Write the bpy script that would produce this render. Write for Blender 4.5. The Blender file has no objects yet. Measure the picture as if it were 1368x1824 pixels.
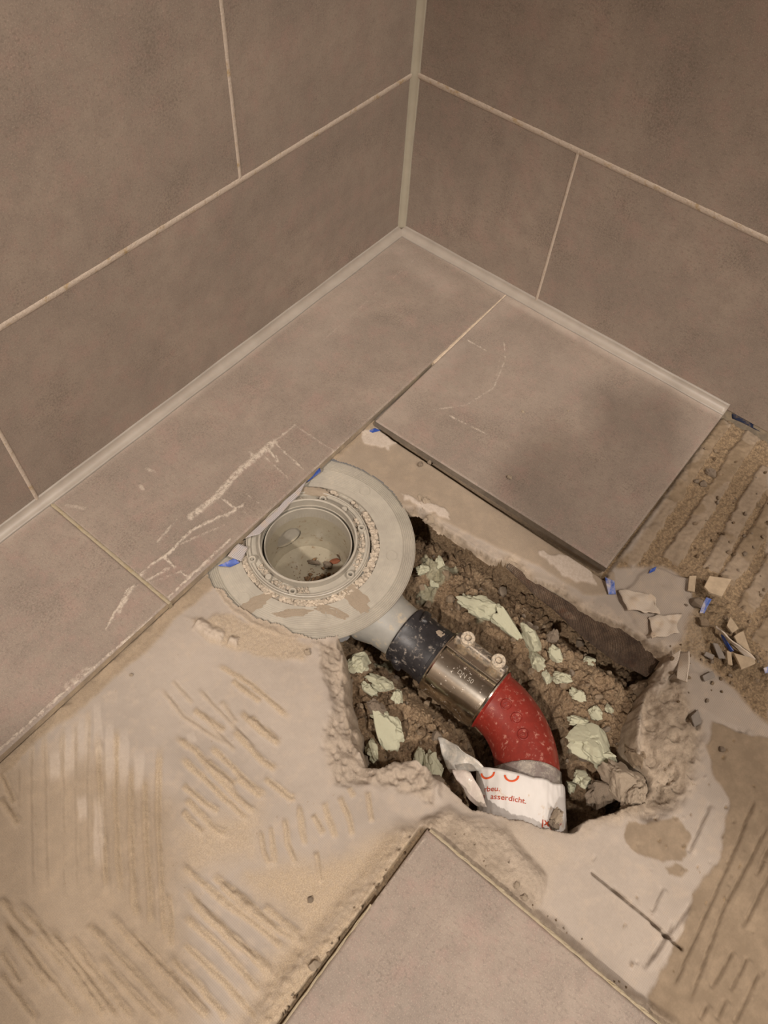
import bpy, bmesh, math, random
import numpy as np
from mathutils import Vector, Matrix, noise as mn
C = bpy.context.scene
COL = C.collection
# ------------------------------------------------------------------ camera
# world: origin = floor corner, x runs along the left wall (y=0), y along the right wall (x=0), metres
F = 1379.275
R = np.array([[-0.6254596, 0.77826015, 0.05578011],
              [0.63206043, 0.54728498, -0.54861531],
              [-0.45749305, -0.30788032, -0.83421209]])
CAM = np.array([0.722873, 0.505348, 0.652689])
cd = bpy.data.cameras.new('camera'); cam = bpy.data.objects.new('camera', cd); COL.objects.link(cam)
cd.sensor_fit = 'VERTICAL'; cd.sensor_height = 24.0; cd.lens = F / 1824 * 24.0; cd.clip_start = 0.01
M = Matrix(((R[0][0], -R[1][0], -R[2][0], CAM[0]), (R[0][1], -R[1][1], -R[2][1], CAM[1]),
            (R[0][2], -R[1][2], -R[2][2], CAM[2]), (0, 0, 0, 1)))
cam.matrix_world = M
C.camera = cam
# ------------------------------------------------------------------ light
C.view_settings.view_transform = 'Standard'; C.view_settings.look = 'None'
C.view_settings.exposure = 0.10; C.view_settings.gamma = 1.0
w = bpy.data.worlds.new('world'); C.world = w; w.use_nodes = True
w.node_tree.nodes['Background'].inputs[0].default_value = (1.0, 0.87, 0.76, 1)
w.node_tree.nodes['Background'].inputs[1].default_value = 0.17
def lamp(name, loc, power, size, col, target):
    l = bpy.data.lights.new(name, 'AREA'); l.shape = 'DISK'; l.size = size; l.energy = power; l.color = col
    o = bpy.data.objects.new(name, l); COL.objects.link(o); o.location = loc
    o.rotation_euler = (Vector(target) - Vector(loc)).to_track_quat('-Z', 'Y').to_euler()
    return o
lamp('ceiling_spot', (0.65, 1.42, 2.34), 30, 0.12, (1.0, 0.905, 0.815), (0.6, 1.1, 0))
lamp('left_wall_fill', (0.8, 2.25, 2.1), 15, 0.12, (1.0, 0.905, 0.815), (0.4, 0.0, 0.3))  # unseen fill light, added to brighten the left wall
sl = bpy.data.lights.new('downlight', 'SPOT'); sl.energy = 240; sl.color = (1.0, 0.905, 0.815); sl.spot_size = math.radians(104); sl.spot_blend = 0.22; sl.shadow_soft_size = 0.055
so = bpy.data.objects.new('downlight', sl); COL.objects.link(so); so.location = (2.4, 0.80, 2.34)

# ------------------------------------------------------------------ projection of a photo pixel onto a plane of the place
def P(x, y, z=0.0, ax=2):
    v = R.T @ np.array([(x - 684) / F, (y - 912) / F, 1.0]); t = (z - CAM[ax]) / v[ax]
    return CAM + t * v
def PP(lst, z=-0.013): return np.array([P(a, b, z)[:2] for a, b in lst])

# ------------------------------------------------------------------ noise (vectorised)
def hsh(ix, iy, s):
    n = (ix.astype(np.int64) * 374761393 + iy.astype(np.int64) * 668265263 + s * 974634777) & 0xffffffff
    n = ((n ^ (n >> 13)) * 1274126177) & 0xffffffff
    n = (n ^ (n >> 16)) & 0xffffffff
    return n / 4294967295.0
def vn(x, y, s=0):
    ix = np.floor(x); iy = np.floor(y); fx = x - ix; fy = y - iy
    fx = fx * fx * (3 - 2 * fx); fy = fy * fy * (3 - 2 * fy)
    a = hsh(ix, iy, s); b = hsh(ix + 1, iy, s); c = hsh(ix, iy + 1, s); d = hsh(ix + 1, iy + 1, s)
    return (a * (1 - fx) + b * fx) * (1 - fy) + (c * (1 - fx) + d * fx) * fy
def fbm(x, y, s=0, o=4):
    r = 0; a = 0.5; t = 0
    for k in range(o):
        r = r + a * (vn(x * 2 ** k, y * 2 ** k, s + k) * 2 - 1); t += a; a *= 0.5
    return r / t
def worley(x, y, s=0):
    ix = np.floor(x); iy = np.floor(y); d1 = np.full(x.shape, 9.0); d2 = d1.copy(); cid = np.zeros(x.shape)
    for dx in (-1, 0, 1):
        for dy in (-1, 0, 1):
            cx = ix + dx; cy = iy + dy; px = cx + hsh(cx, cy, s); py = cy + hsh(cx, cy, s + 7)
            d = np.hypot(x - px, y - py); m = d < d1
            d2 = np.where(m, d1, np.minimum(d2, d)); cid = np.where(m, hsh(cx, cy, s + 13), cid); d1 = np.where(m, d, d1)
    return d1, d2, cid
def sstep(a, b, x):
    t = np.clip((x - a) / (b - a), 0, 1); return t * t * (3 - 2 * t)
def sdf(X, Y, poly):                       # negative inside
    d = np.full(X.shape, 1e9); ins = np.zeros(X.shape, bool); n = len(poly)
    for i in range(n):
        ax, ay = poly[i]; bx, by = poly[(i + 1) % n]; ex, ey = bx - ax, by - ay
        t = np.clip(((X - ax) * ex + (Y - ay) * ey) / (ex * ex + ey * ey + 1e-12), 0, 1)
        d = np.minimum(d, np.hypot(X - ax - t * ex, Y - ay - t * ey))
        c = ((ay > Y) != (by > Y)) & (X < (bx - ax) * (Y - ay) / (by - ay + 1e-12) + ax)
        ins ^= c
    return np.where(ins, -d, d)
def dline(X, Y, pl):                       # distance to polyline and 0..1 position along it
    d = np.full(X.shape, 1e9); T = np.zeros(X.shape); L = [0.0]
    for i in range(len(pl) - 1): L.append(L[-1] + math.hypot(*(pl[i + 1] - pl[i])))
    for i in range(len(pl) - 1):
        ax, ay = pl[i]; bx, by = pl[i + 1]; ex, ey = bx - ax, by - ay
        t = np.clip(((X - ax) * ex + (Y - ay) * ey) / (ex * ex + ey * ey + 1e-12), 0, 1)
        q = np.hypot(X - ax - t * ex, Y - ay - t * ey); m = q < d
        d = np.where(m, q, d); T = np.where(m, (L[i] + t * (L[i + 1] - L[i])) / L[-1], T)
    return d, T

# ------------------------------------------------------------------ object helpers
def tag(o, label=None, cat=None, group=None, kind=None):
    if label: o['label'] = label
    if cat: o['category'] = cat
    if group: o['group'] = group
    if kind: o['kind'] = kind
    return o
def empty(name, loc, label, cat, group=None):
    o = bpy.data.objects.new(name, None); COL.objects.link(o); o.location = loc; o.empty_display_size = 0.02
    return tag(o, label, cat, group)
def link(name, me, mat, parent=None, smooth=False):
    o = bpy.data.objects.new(name, me); COL.objects.link(o)
    if mat: me.materials.append(mat)
    if smooth: me.polygons.foreach_set('use_smooth', [True] * len(me.polygons))
    if parent:
        o.parent = parent; o.matrix_parent_inverse = Matrix.Translation(-parent.location)
    return o
def from_bm(name, bm, mat, parent=None, smooth=False):
    bmesh.ops.recalc_face_normals(bm, faces=bm.faces)
    me = bpy.data.meshes.new(name); bm.to_mesh(me); bm.free(); return link(name, me, mat, parent, smooth)
def from_arr(name, V, Fc, mat, parent=None, smooth=True, attrs=None):
    me = bpy.data.meshes.new(name); V = np.asarray(V, np.float32); Fc = np.asarray(Fc, np.int32)
    me.vertices.add(len(V)); me.vertices.foreach_set('co', V.ravel())
    k = Fc.shape[1]; me.loops.add(Fc.size); me.loops.foreach_set('vertex_index', Fc.ravel())
    me.polygons.add(len(Fc)); me.polygons.foreach_set('loop_start', np.arange(len(Fc), dtype=np.int32) * k)
    me.polygons.foreach_set('use_smooth', np.full(len(Fc), smooth))
    for n, a in (attrs or {}).items():
        at = me.attributes.new(n, 'FLOAT', 'POINT'); at.data.foreach_set('value', np.asarray(a, np.float32).ravel())
    me.update(calc_edges=True); me.validate()
    return link(name, me, mat, parent)
def grid(name, X, Y, Z, keep, mat, attrs=None, parent=None, smooth=True):
    ny, nx = X.shape; idx = np.arange(nx * ny).reshape(ny, nx)
    q = np.stack([idx[:-1, :-1], idx[:-1, 1:], idx[1:, 1:], idx[1:, :-1]], -1).reshape(-1, 4)
    if keep is not None:
        kf = (keep[:-1, :-1] & keep[:-1, 1:] & keep[1:, 1:] & keep[1:, :-1]).ravel(); q = q[kf]
    used = np.zeros(nx * ny, bool); used[q.ravel()] = True; remap = np.cumsum(used) - 1
    V = np.stack([X, Y, Z], -1).reshape(-1, 3)[used]
    at = {n: a.ravel()[used] for n, a in (attrs or {}).items()}
    return from_arr(name, V, remap[q], mat, parent, smooth, at)
def box(bm, x0, x1, y0, y1, z0, z1, bev=0.0, seg=2):
    m = Matrix.Translation(((x0 + x1) / 2, (y0 + y1) / 2, (z0 + z1) / 2)) @ Matrix.Diagonal((x1 - x0, y1 - y0, z1 - z0, 1))
    r = bmesh.ops.create_cube(bm, size=1, matrix=m)
    if bev:
        es = list({e for v in r['verts'] for e in v.link_edges})
        bmesh.ops.bevel(bm, geom=es, offset=bev, segments=seg, affect='EDGES', profile=0.5)
def lathe(name, prof, loc, mat, parent=None, seg=128, axis=None, smooth=True, closed=False, arc=None):
    """prof = [(radius, height)], revolved about z (or given axis) at loc"""
    n = len(prof); full = arc is None
    a0, a1 = (0, 2 * math.pi) if full else arc
    ang = np.linspace(a0, a1, seg + (0 if full else 1), endpoint=not full)
    pr = np.array(prof); V = np.zeros((len(ang), n, 3))
    V[:, :, 0] = np.cos(ang)[:, None] * pr[None, :, 0]; V[:, :, 1] = np.sin(ang)[:, None] * pr[None, :, 0]; V[:, :, 2] = pr[None, :, 1]
    if axis is not None:
        A = np.array(Vector(axis).to_track_quat('Z', 'Y').to_matrix()); V = V @ A.T
    V = V + np.array(loc); m = len(ang); Fc = []
    for i in range(m if full else m - 1):
        j = (i + 1) % m
        for k in range(n if closed else n - 1):
            l = (k + 1) % n; Fc.append((i * n + k, j * n + k, j * n + l, i * n + l))
    o = from_arr(name, V.reshape(-1, 3), Fc, mat, parent, smooth)
    bm = bmesh.new(); bm.from_mesh(o.data); bmesh.ops.remove_doubles(bm, verts=bm.verts, dist=1e-6)
    bmesh.ops.recalc_face_normals(bm, faces=bm.faces); bm.to_mesh(o.data); bm.free()
    if smooth: sharp(o)
    return o
def sharp(o, ang=35):
    me = o.data; bm = bmesh.new(); bm.from_mesh(me); a = math.radians(ang)
    for e in bm.edges:
        if len(e.link_faces) == 2 and e.calc_face_angle(0) > a: e.smooth = False
    bm.to_mesh(me); bm.free()

# ------------------------------------------------------------------ materials
def S2L(c):
    c = np.array(c) / 255.0; return tuple(np.where(c <= 0.04045, c / 12.92, ((c + 0.055) / 1.055) ** 2.4)) + (1.0,)
class NT:
    def __init__(s, name):
        s.m = bpy.data.materials.new(name); s.m.use_nodes = True; s.t = s.m.node_tree; s.b = s.t.nodes['Principled BSDF']
        s.tc = s.t.nodes.new('ShaderNodeTexCoord'); s.co = s.tc.outputs['Object']
    def n(s, ty, **k):
        o = s.t.nodes.new(ty)
        for a, v in k.items():
            if a.startswith('i_'):
                s.set(o.inputs[int(a[2:])], v)
            else: setattr(o, a, v)
        return o
    def set(s, inp, v):
        if isinstance(v, bpy.types.NodeSocket): s.t.links.new(v, inp)
        else: inp.default_value = v
    def noise(s, sc, det=4, rough=0.55, co=None, dist=0.0, stretch=None):
        o = s.t.nodes.new('ShaderNodeTexNoise'); o.inputs['Scale'].default_value = sc; o.inputs['Detail'].default_value = det
        o.inputs['Roughness'].default_value = rough; o.inputs['Distortion'].default_value = dist
        c = co or s.co
        if stretch:
            mp = s.t.nodes.new('ShaderNodeMapping'); mp.inputs['Scale'].default_value = stretch; s.t.links.new(c, mp.inputs[0]); c = mp.outputs[0]
        s.t.links.new(c, o.inputs['Vector']); return o.outputs[0]
    def vor(s, sc, feat='F1', out=0, co=None):
        o = s.t.nodes.new('ShaderNodeTexVoronoi'); o.feature = feat; o.inputs['Scale'].default_value = sc
        s.t.links.new(co or s.co, o.inputs['Vector']); return o.outputs[out]
    def rmp(s, v, a, b, c0=0.0, c1=1.0):
        o = s.t.nodes.new('ShaderNodeMapRange'); s.set(o.inputs[0], v)
        for i, x in enumerate((a, b, c0, c1)): o.inputs[i + 1].default_value = x
        return o.outputs[0]
    def mix(s, f, a, b, mode='MIX'):
        o = s.t.nodes.new('ShaderNodeMix'); o.data_type = 'RGBA'; o.blend_type = mode
        s.set(o.inputs[0], f); s.set(o.inputs[6], a); s.set(o.inputs[7], b); return o.outputs[2]
    def math(s, op, a, b=0.0):
        o = s.t.nodes.new('ShaderNodeMath'); o.operation = op; s.set(o.inputs[0], a); s.set(o.inputs[1], b); return o.outputs[0]
    def attr(s, name):
        o = s.t.nodes.new('ShaderNodeAttribute'); o.attribute_name = name; return o.outputs['Fac']
    def bump(s, h, st=0.5, dist=0.001, prev=None):
        o = s.t.nodes.new('ShaderNodeBump'); s.set(o.inputs['Strength'], st); o.inputs['Distance'].default_value = dist
        s.set(o.inputs['Height'], h)
        if prev is not None: s.t.links.new(prev, o.inputs['Normal'])
        return o.outputs[0]
    def done(s, col=None, rough=0.8, normal=None, **k):
        if col is not None: s.set(s.b.inputs['Base Color'], col)
        s.set(s.b.inputs['Roughness'], rough)
        if normal is not None: s.t.links.new(normal, s.b.inputs['Normal'])
        for a, v in k.items(): s.set(s.b.inputs[a.replace('_', ' ')], v)
        return s.m
def simple(name, col, rough=0.8, nsc=200, var=0.15, bst=0.3, bd=0.0006, dust=0.0, dcol=(190, 170, 140), dsc=60, **k):
    t = NT(name); n1 = t.noise(nsc, 5); n2 = t.noise(nsc * 0.12, 3)
    c = S2L(col); d = tuple(x * (1 - var) for x in c[:3]) + (1,); u = tuple(min(1, x * (1 + var)) for x in c[:3]) + (1,)
    cc = t.mix(t.rmp(t.math('ADD', n1, n2), 0.75, 1.25), d, u)
    r = rough
    if dust:
        dn = t.math('MULTIPLY', t.rmp(t.noise(dsc, 8, 0.72), 0.62 - dust * 0.28, 0.72 - dust * 0.18), 1.0)
        cc = t.mix(dn, cc, S2L(dcol)); r = t.rmp(dn, 0, 1, rough, 0.95)
        if 'Metallic' in k: k['Metallic'] = t.rmp(dn, 0, 1, k['Metallic'], 0.0)
    return t.done(cc, r, t.bump(n1, bst, bd), **k)

def tile_mat():
    t = NT('stoneware_tile')
    a = t.noise(9, 4, 0.6); b = t.noise(48, 5, 0.7); f = t.noise(420, 3, 0.7, stretch=(1, 0.45, 1)); g = t.noise(900, 2, 0.5)
    c = t.mix(t.rmp(a, 0.35, 0.65), S2L((131, 119, 108)), S2L((148, 134, 121)))
    c = t.mix(t.rmp(b, 0.40, 0.66, 0, 0.55), c, S2L((124, 111, 101)))
    c = t.mix(t.rmp(t.noise(28, 5, 0.75), 0.50, 0.66, 0, 0.45), c, S2L((152, 125, 115)))
    c = t.mix(t.rmp(t.noise(300, 4, 0.7), 0.54, 0.66, 0, 0.30), c, S2L((154, 126, 116)))
    c = t.mix(t.rmp(f, 0.52, 0.68, 0, 0.45), c, S2L((108, 96, 86)))
    c = t.mix(t.rmp(g, 0.55, 0.70, 0, 0.40), c, S2L((174, 160, 146)))
    c = t.mix(t.rmp(t.math('MULTIPLY', t.noise(16, 3), t.noise(500, 2)), 0.30, 0.42, 0, 0.40), c, S2L((94, 82, 72)))
    # plaster smears on the laid tiles, from the mesh attribute
    sm = t.math('MULTIPLY', t.attr('smear'), t.rmp(t.noise(230, 6, 0.8), 0.38, 0.56))
    hz = t.math('MULTIPLY', t.attr('haze'), t.rmp(t.noise(30, 5, 0.6), 0.25, 0.75, 0.25, 1))
    c = t.mix(hz, c, S2L((184, 170, 157)))
    c = t.mix(t.rmp(sm, 0.1, 0.9, 0, 0.8), c, S2L((202, 189, 173)))
    nb = t.bump(f, 0.25, 0.0004); nb = t.bump(sm, 0.4, 0.0006, nb)
    return t.done(c, t.rmp(b, 0, 1, 0.50, 0.68), nb)
M_tile = tile_mat()
M_body = simple('tile_edge', (150, 136, 118), 0.9, dust=0.5, dcol=(178, 160, 134))
def grout_mat(name, base, stain, amt):
    t = NT(name); n = t.noise(70, 5, 0.7); m = t.noise(340, 5, 0.7)
    c = t.mix(t.rmp(n, 0.62 - amt, 0.74 - amt * 0.6), S2L(base), S2L(stain))
    c = t.mix(t.rmp(m, 0.55, 0.75, 0, 0.5), c, S2L((128, 108, 84)))
    return t.done(c, 0.9, t.bump(m, 0.8, 0.0012))
M_grout = grout_mat('wall_grout', (184, 169, 154), (160, 134, 92), 0.08)
M_fgrout = grout_mat('floor_grout', (160, 147, 124), (150, 133, 98), 0.1)
def sil_mat(name, c0, c1):
    t = NT(name); n = t.noise(40, 3); g = t.noise(300, 3)
    c = t.mix(t.rmp(n, 0.35, 0.65), S2L(c0), S2L(c1)); return t.done(c, 0.42, t.bump(g, 0.08, 0.0003), Subsurface_Weight=0.05)
M_sil = sil_mat('silicone_pale', (152, 141, 130), (161, 150, 139))
M_silg = sil_mat('silicone_greenish', (160, 151, 134), (168, 159, 142))
def screed_mat():
    t = NT('screed_and_membrane')
    wet_shade = t.attr('wet_shade'); tan = t.attr('tan'); raw = t.attr('raw'); fab = t.attr('fabric'); cr = t.attr('crumb')
    n1 = t.noise(14, 5, 0.6); n2 = t.noise(70, 6, 0.7); n3 = t.noise(420, 6, 0.75); n4 = t.noise(1100, 3, 0.6)
    c = t.mix(t.rmp(n1, 0.35, 0.65), S2L((148, 138, 128)), S2L((162, 151, 140)))
    c = t.mix(t.rmp(n2, 0.5, 0.72, 0, 0.6), c, S2L((178, 161, 143)))
    # woven fleece
    mp = t.t.nodes.new('ShaderNodeMapping'); mp.inputs['Rotation'].default_value = (0, 0, 0.82); t.t.links.new(t.co, mp.inputs[0])
    sx = t.t.nodes.new('ShaderNodeSeparateXYZ'); t.t.links.new(mp.outputs[0], sx.inputs[0])
    k = 2 * math.pi / 0.0021
    wv = t.math('MULTIPLY', t.math('SINE', t.math('MULTIPLY', sx.outputs[0], k)), t.math('SINE', t.math('MULTIPLY', sx.outputs[1], k)))
    wv = t.math('POWER', t.rmp(wv, -1, 1), 2.0)
    fw = t.math('MULTIPLY', wv, fab)
    c = t.mix(t.rmp(fw, 0, 1, 0, 0.85), c, S2L((138, 122, 104)))
    c = t.mix(t.math('MULTIPLY', tan, t.rmp(n3, 0.25, 0.7, 0.45, 1.0)), c, t.mix(t.rmp(n4, 0.4, 0.62), S2L((158, 139, 114)), S2L((186, 166, 139))))
    c = t.mix(wet_shade, c, t.mix(t.rmp(n2, 0.4, 0.65), S2L((120, 103, 82)), S2L((137, 119, 97))))
    rc = t.mix(t.rmp(n2, 0.42, 0.62), S2L((148, 132, 113)), S2L((176, 159, 139)))
    rc = t.mix(t.rmp(n3, 0.58, 0.72, 0, 0.8), rc, S2L((120, 104, 88)))
    c = t.mix(raw, c, rc)
    c = t.mix(cr, c, t.mix(t.rmp(n3, 0.42, 0.6), S2L((104, 84, 60)), S2L((154, 130, 98))))
    c = t.mix(t.rmp(t.noise(180, 4, 0.7), 0.67, 0.72, 0, 0.55), c, S2L((124, 103, 80)))
    pale = t.attr('pale'); c = t.mix(t.math('MULTIPLY', pale, t.rmp(n3, 0.3, 0.6, 0.5, 1)), c, S2L((184, 171, 158)))
    bs = t.math('ADD', t.math('ADD', t.math('MULTIPLY', tan, 0.35), t.math('MULTIPLY', t.math('ADD', raw, cr), 0.8)), 0.12)
    nb = t.bump(n3, bs, 0.0014); nb = t.bump(n4, t.math('MULTIPLY', bs, 0.6), 0.0006, nb); nb = t.bump(wv, t.math('MULTIPLY', fab, -0.45), 0.0006, nb)
    return t.done(c, 0.92, nb)
M_screed = screed_mat()
def soil_mat():
    t = NT('rubble_soil'); n1 = t.noise(18, 4, 0.6); n2 = t.noise(110, 6, 0.72); n3 = t.noise(520, 5, 0.75); v = t.vor(230)
    c = t.mix(t.rmp(n1, 0.38, 0.62), S2L((146, 121, 92)), S2L((168, 143, 113)))
    c = t.mix(t.rmp(n2, 0.46, 0.66, 0, 0.75), c, S2L((114, 90, 66)))
    c = t.mix(t.rmp(n3, 0.54, 0.66, 0, 0.85), c, S2L((184, 163, 136)))
    c = t.mix(t.rmp(n3, 0.46, 0.36, 0, 0.7), c, S2L((92, 72, 52)))
    c = t.mix(t.attr('green'), c, t.mix(t.rmp(n2, 0.4, 0.6), S2L((166, 162, 134)), S2L((186, 182, 156))))
    nb = t.bump(n3, 1.0, 0.003); nb = t.bump(v, 0.6, 0.002, nb)
    return t.done(c, 0.95, nb)
M_soil = soil_mat()
M_lump = simple('mortar_lump', (164, 143, 118), 0.95, nsc=380, var=0.3, bst=0.9, bd=0.0012)
M_palelump = simple('pale_mortar', (192, 174, 152), 0.95, nsc=380, var=0.2, bst=0.9, bd=0.001)
M_stone = simple('grey_stone', (150, 134, 116), 0.9, nsc=260, var=0.35, bst=0.9, bd=0.001)
def foam_mat():
    t = NT('green_foam'); n = t.noise(60, 5, 0.65); g = t.noise(600, 4, 0.7)
    c = t.mix(t.rmp(n, 0.4, 0.65), S2L((170, 174, 150)), S2L((190, 192, 170)))
    c = t.mix(t.rmp(t.noise(140, 6, 0.75), 0.46, 0.60, 0, 0.85), c, S2L((168, 150, 122)))
    return t.done(c, 0.9, t.bump(g, 0.5, 0.0008), Subsurface_Weight=0.0)
M_foam = foam_mat()
def plastic_mat():
    t = NT('grey_plastic'); n = t.noise(45, 6, 0.7); g = t.noise(420, 5, 0.75)
    c = t.mix(t.rmp(n, 0.35, 0.6), S2L((160, 153, 141)), S2L((172, 165, 152)))
    c = t.mix(t.rmp(t.math('MULTIPLY', n, g), 0.30, 0.40, 0, 0.6), c, S2L((186, 175, 158)))
    return t.done(c, t.rmp(g, 0.4, 0.6, 0.32, 0.5), t.bump(g, 0.12, 0.0003))
M_pl = plastic_mat()
M_plin = simple('grey_plastic_inside', (160, 151, 132), 0.28, nsc=300, var=0.05, bst=0.05, dust=0.18, dcol=(128, 104, 74), dsc=130)
M_dark = simple('dark_void', (20, 17, 14), 0.9)
M_spout = simple('translucent_plastic', (146, 143, 136), 0.5, nsc=120, var=0.08, bst=0.1, dust=0.25, Subsurface_Weight=0.25, Subsurface_Radius=(0.01, 0.01, 0.01))
M_rub = simple('black_rubber', (38, 36, 38), 0.42, nsc=300, var=0.3, bst=0.15, dust=0.24, dcol=(140, 130, 120), dsc=170)
M_steel = simple('polished_steel', (200, 192, 180), 0.17, nsc=160, var=0.1, bst=0.03, dust=0.03, dcol=(168, 154, 138), dsc=240, Metallic=1.0)
M_steelr = simple('dusty_steel', (150, 142, 132), 0.35, nsc=300, var=0.2, bst=0.3, dust=0.5, dcol=(160, 142, 120), dsc=300, Metallic=0.8)
M_bolt = simple('dusty_bolt', (170, 160, 145), 0.5, nsc=500, var=0.2, bst=0.4, dust=0.7, dcol=(196, 180, 158), dsc=500, Metallic=0.5)
M_red = simple('red_oxide_paint', (124, 40, 31), 0.36, nsc=240, var=0.12, bst=0.12, dust=0.24, dcol=(176, 122, 106), dsc=170)
M_redm = simple('red_oxide_mark', (124, 34, 26), 0.4, nsc=240, var=0.12, bst=0.12, dust=0.2, dcol=(190, 120, 96), dsc=200)
def film_mat(name, col, rough, alpha, dust):
    t = NT(name); n = t.noise(90, 6, 0.75); g = t.noise(60, 4)
    a = t.rmp(n, 0.35, 0.7, alpha, min(1, alpha + dust))
    return t.done(t.mix(t.rmp(n, 0.45, 0.65), S2L(col), S2L((196, 186, 172))), rough, t.bump(g, 0.8, 0.003), Alpha=a)
M_film = film_mat('clear_tape', (150, 144, 138), 0.10, 0.35, 0.35)
M_ffilm = film_mat('frosted_film', (180, 176, 168), 0.35, 0.6, 0.4)
M_wrap = simple('white_printed_wrap', (208, 203, 198), 0.42, nsc=60, var=0.05, bst=0.15, bd=0.001, dust=0.12, dcol=(190, 164, 134), dsc=70)
M_ink = simple('orange_ink', (206, 82, 40), 0.5, var=0.05, bst=0)
M_rust = None
def rust_mat():
    t = NT('rusty_metal_mesh'); uv = t.tc.outputs['UV']; sx = t.t.nodes.new('ShaderNodeSeparateXYZ'); t.t.links.new(uv, sx.inputs[0])
    k = 2 * math.pi
    a = t.math('SINE', t.math('MULTIPLY', t.math('ADD', sx.outputs[0], sx.outputs[1]), k)); b = t.math('SINE', t.math('MULTIPLY', t.math('SUBTRACT', sx.outputs[0], sx.outputs[1]), k))
    d = t.math('MULTIPLY', a, b); h = t.math('ABSOLUTE', d)
    n = t.noise(90, 6, 0.7); g = t.noise(380, 4, 0.7); m = t.noise(28, 4, 0.6)
    c = t.mix(t.rmp(n, 0.35, 0.65), S2L((66, 50, 38)), S2L((108, 88, 70)))
    c = t.mix(t.rmp(m, 0.58, 0.70, 0, 0.45), c, S2L((120, 76, 50)))
    c = t.mix(t.rmp(t.noise(40, 5, 0.7), 0.56, 0.70, 0, 0.5), c, S2L((150, 134, 116)))
    c = t.mix(t.rmp(h, 0.0, 0.3, 0.8, 0), c, S2L((44, 32, 24)))
    nb = t.bump(h, 0.8, 0.0014); nb = t.bump(g, 0.6, 0.001, nb)
    return t.done(c, 0.75, nb)
M_rust = rust_mat()
def blue_mat():
    t = NT('blue_membrane'); n = t.noise(120, 5, 0.7)
    c = t.mix(t.rmp(n, 0.40, 0.60), S2L((60, 92, 168)), S2L((180, 172, 172))); return t.done(c, 0.6, t.bump(n, 0.5, 0.001))
M_blue = blue_mat()
M_bluep = simple('blue_membrane_deep', (48, 78, 156), 0.5, nsc=200, var=0.3, dust=0.25, dcol=(170, 160, 150), dsc=120)
def fleece_mat(name, a, b, period=0.0017, lo=0.6):
    t = NT(name); uv = t.tc.outputs['UV']; sx = t.t.nodes.new('ShaderNodeSeparateXYZ'); t.t.links.new(t.co, sx.inputs[0]); k = 2 * math.pi / period
    wv = t.math('POWER', t.rmp(t.math('MULTIPLY', t.math('SINE', t.math('MULTIPLY', t.math('ADD', sx.outputs[0], sx.outputs[1]), k * .7)), t.math('SINE', t.math('MULTIPLY', t.math('SUBTRACT', sx.outputs[0], sx.outputs[1]), k * .7))), -1, 1), 2.0)
    c = t.mix(t.rmp(wv, 0, 1, 0, lo), S2L(a), S2L(b)); c = t.mix(t.rmp(t.noise(80, 4), 0.5, 0.7, 0, 0.5), c, S2L((176, 152, 124)))
    return t.done(c, 0.9, t.bump(wv, -0.5, 0.0008))
M_fleece = fleece_mat('woven_fleece', (190, 178, 164), (142, 126, 106))
M_tape = fleece_mat('grey_mesh_tape', (172, 166, 164), (112, 104, 104), 0.0022, 0.9)
M_shard = simple('adhesive_shard', (164, 146, 122), 0.85, nsc=200, var=0.15, bst=0.4)
M_gshard = simple('grey_shard', (128, 120, 112), 0.8, nsc=200, var=0.1, bst=0.3)

# ------------------------------------------------------------------ walls
ZS = -0.013                                    # screed level below the tile tops (z = 0)
def wall(name, ax, rects, L):
    """rects = [(s0,s1,z0,z1)] tile panels on the plane, s = distance along the wall from the corner"""
    bm = bmesh.new()
    for s0, s1, z0, z1 in rects:
        if ax == 'y': box(bm, s0, s1, -0.009, 0, z0, z1, 0.0007, 1)
        else: box(bm, -0.009, 0, s0, s1, z0, z1, 0.0007, 1)
    o = from_bm(name, bm, M_tile); o['kind'] = 'structure'
    bm = bmesh.new()
    if ax == 'y': box(bm, -0.02, L, -0.03, -0.0075, -0.12, 2.45)
    else: box(bm, -0.03, -0.0075, -0.02, L, -0.12, 2.45)
    b = from_bm('wall_backing', bm, M_body, o)
    return o
def joints(wallo, lines, ax, seed):
    """grout beads: (s0,z0,s1,z1,width)"""
    bm = bmesh.new(); rnd = random.Random(seed)
    for s0, z0, s1, z1, wd in lines:
        n = max(2, int(math.hypot(s1 - s0, z1 - z0) / 0.004)); dx, dz = (s1 - s0), (z1 - z0); L = math.hypot(dx, dz); nx, nz = -dz / L, dx / L
        rows = []
        for i in range(n + 1):
            t = i / n; q = t * L * 60 + seed; row = []
            for k, u in enumerate((-1, -.5, 0, .5, 1)):
                ww = wd / 2 * (1 + 0.16 * mn.noise((q * .4, k * 3.1, seed)) + (0.16 * mn.noise((q * 4, k * 5.1, seed)) if k in (0, 4) else 0))
                h = (0.0005 if abs(u) < .9 else -0.001) + 0.0003 * mn.noise((q * .7, k, seed)) * (abs(u) < .9)
                s = s0 + dx * t + nx * u * ww; z = z0 + dz * t + nz * u * ww
                row.append(bm.verts.new((s, h, z) if ax == 'y' else (h, s, z)))
            rows.append(row)
        for a, b in zip(rows, rows[1:]):
            for k in range(4): bm.faces.new((a[k], a[k + 1], b[k + 1], b[k]))
    return from_bm('grout_joint', bm, M_grout, wallo, True)
H = 0.204; g = 0.0014
LR = [(0.001, 0.580 - g, 0.001, H - g), (0.580 + g, 1.180 - g, 0.001, H - g), (1.18 + g, 1.8, 0.001, H - g),
      (0.001, 0.272 - g, H + g, 0.504 - g), (0.272 + g, 0.872 - g, H + g, 0.504 - g), (0.872 + g, 1.8, H + g, 0.504 - g)]
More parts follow.
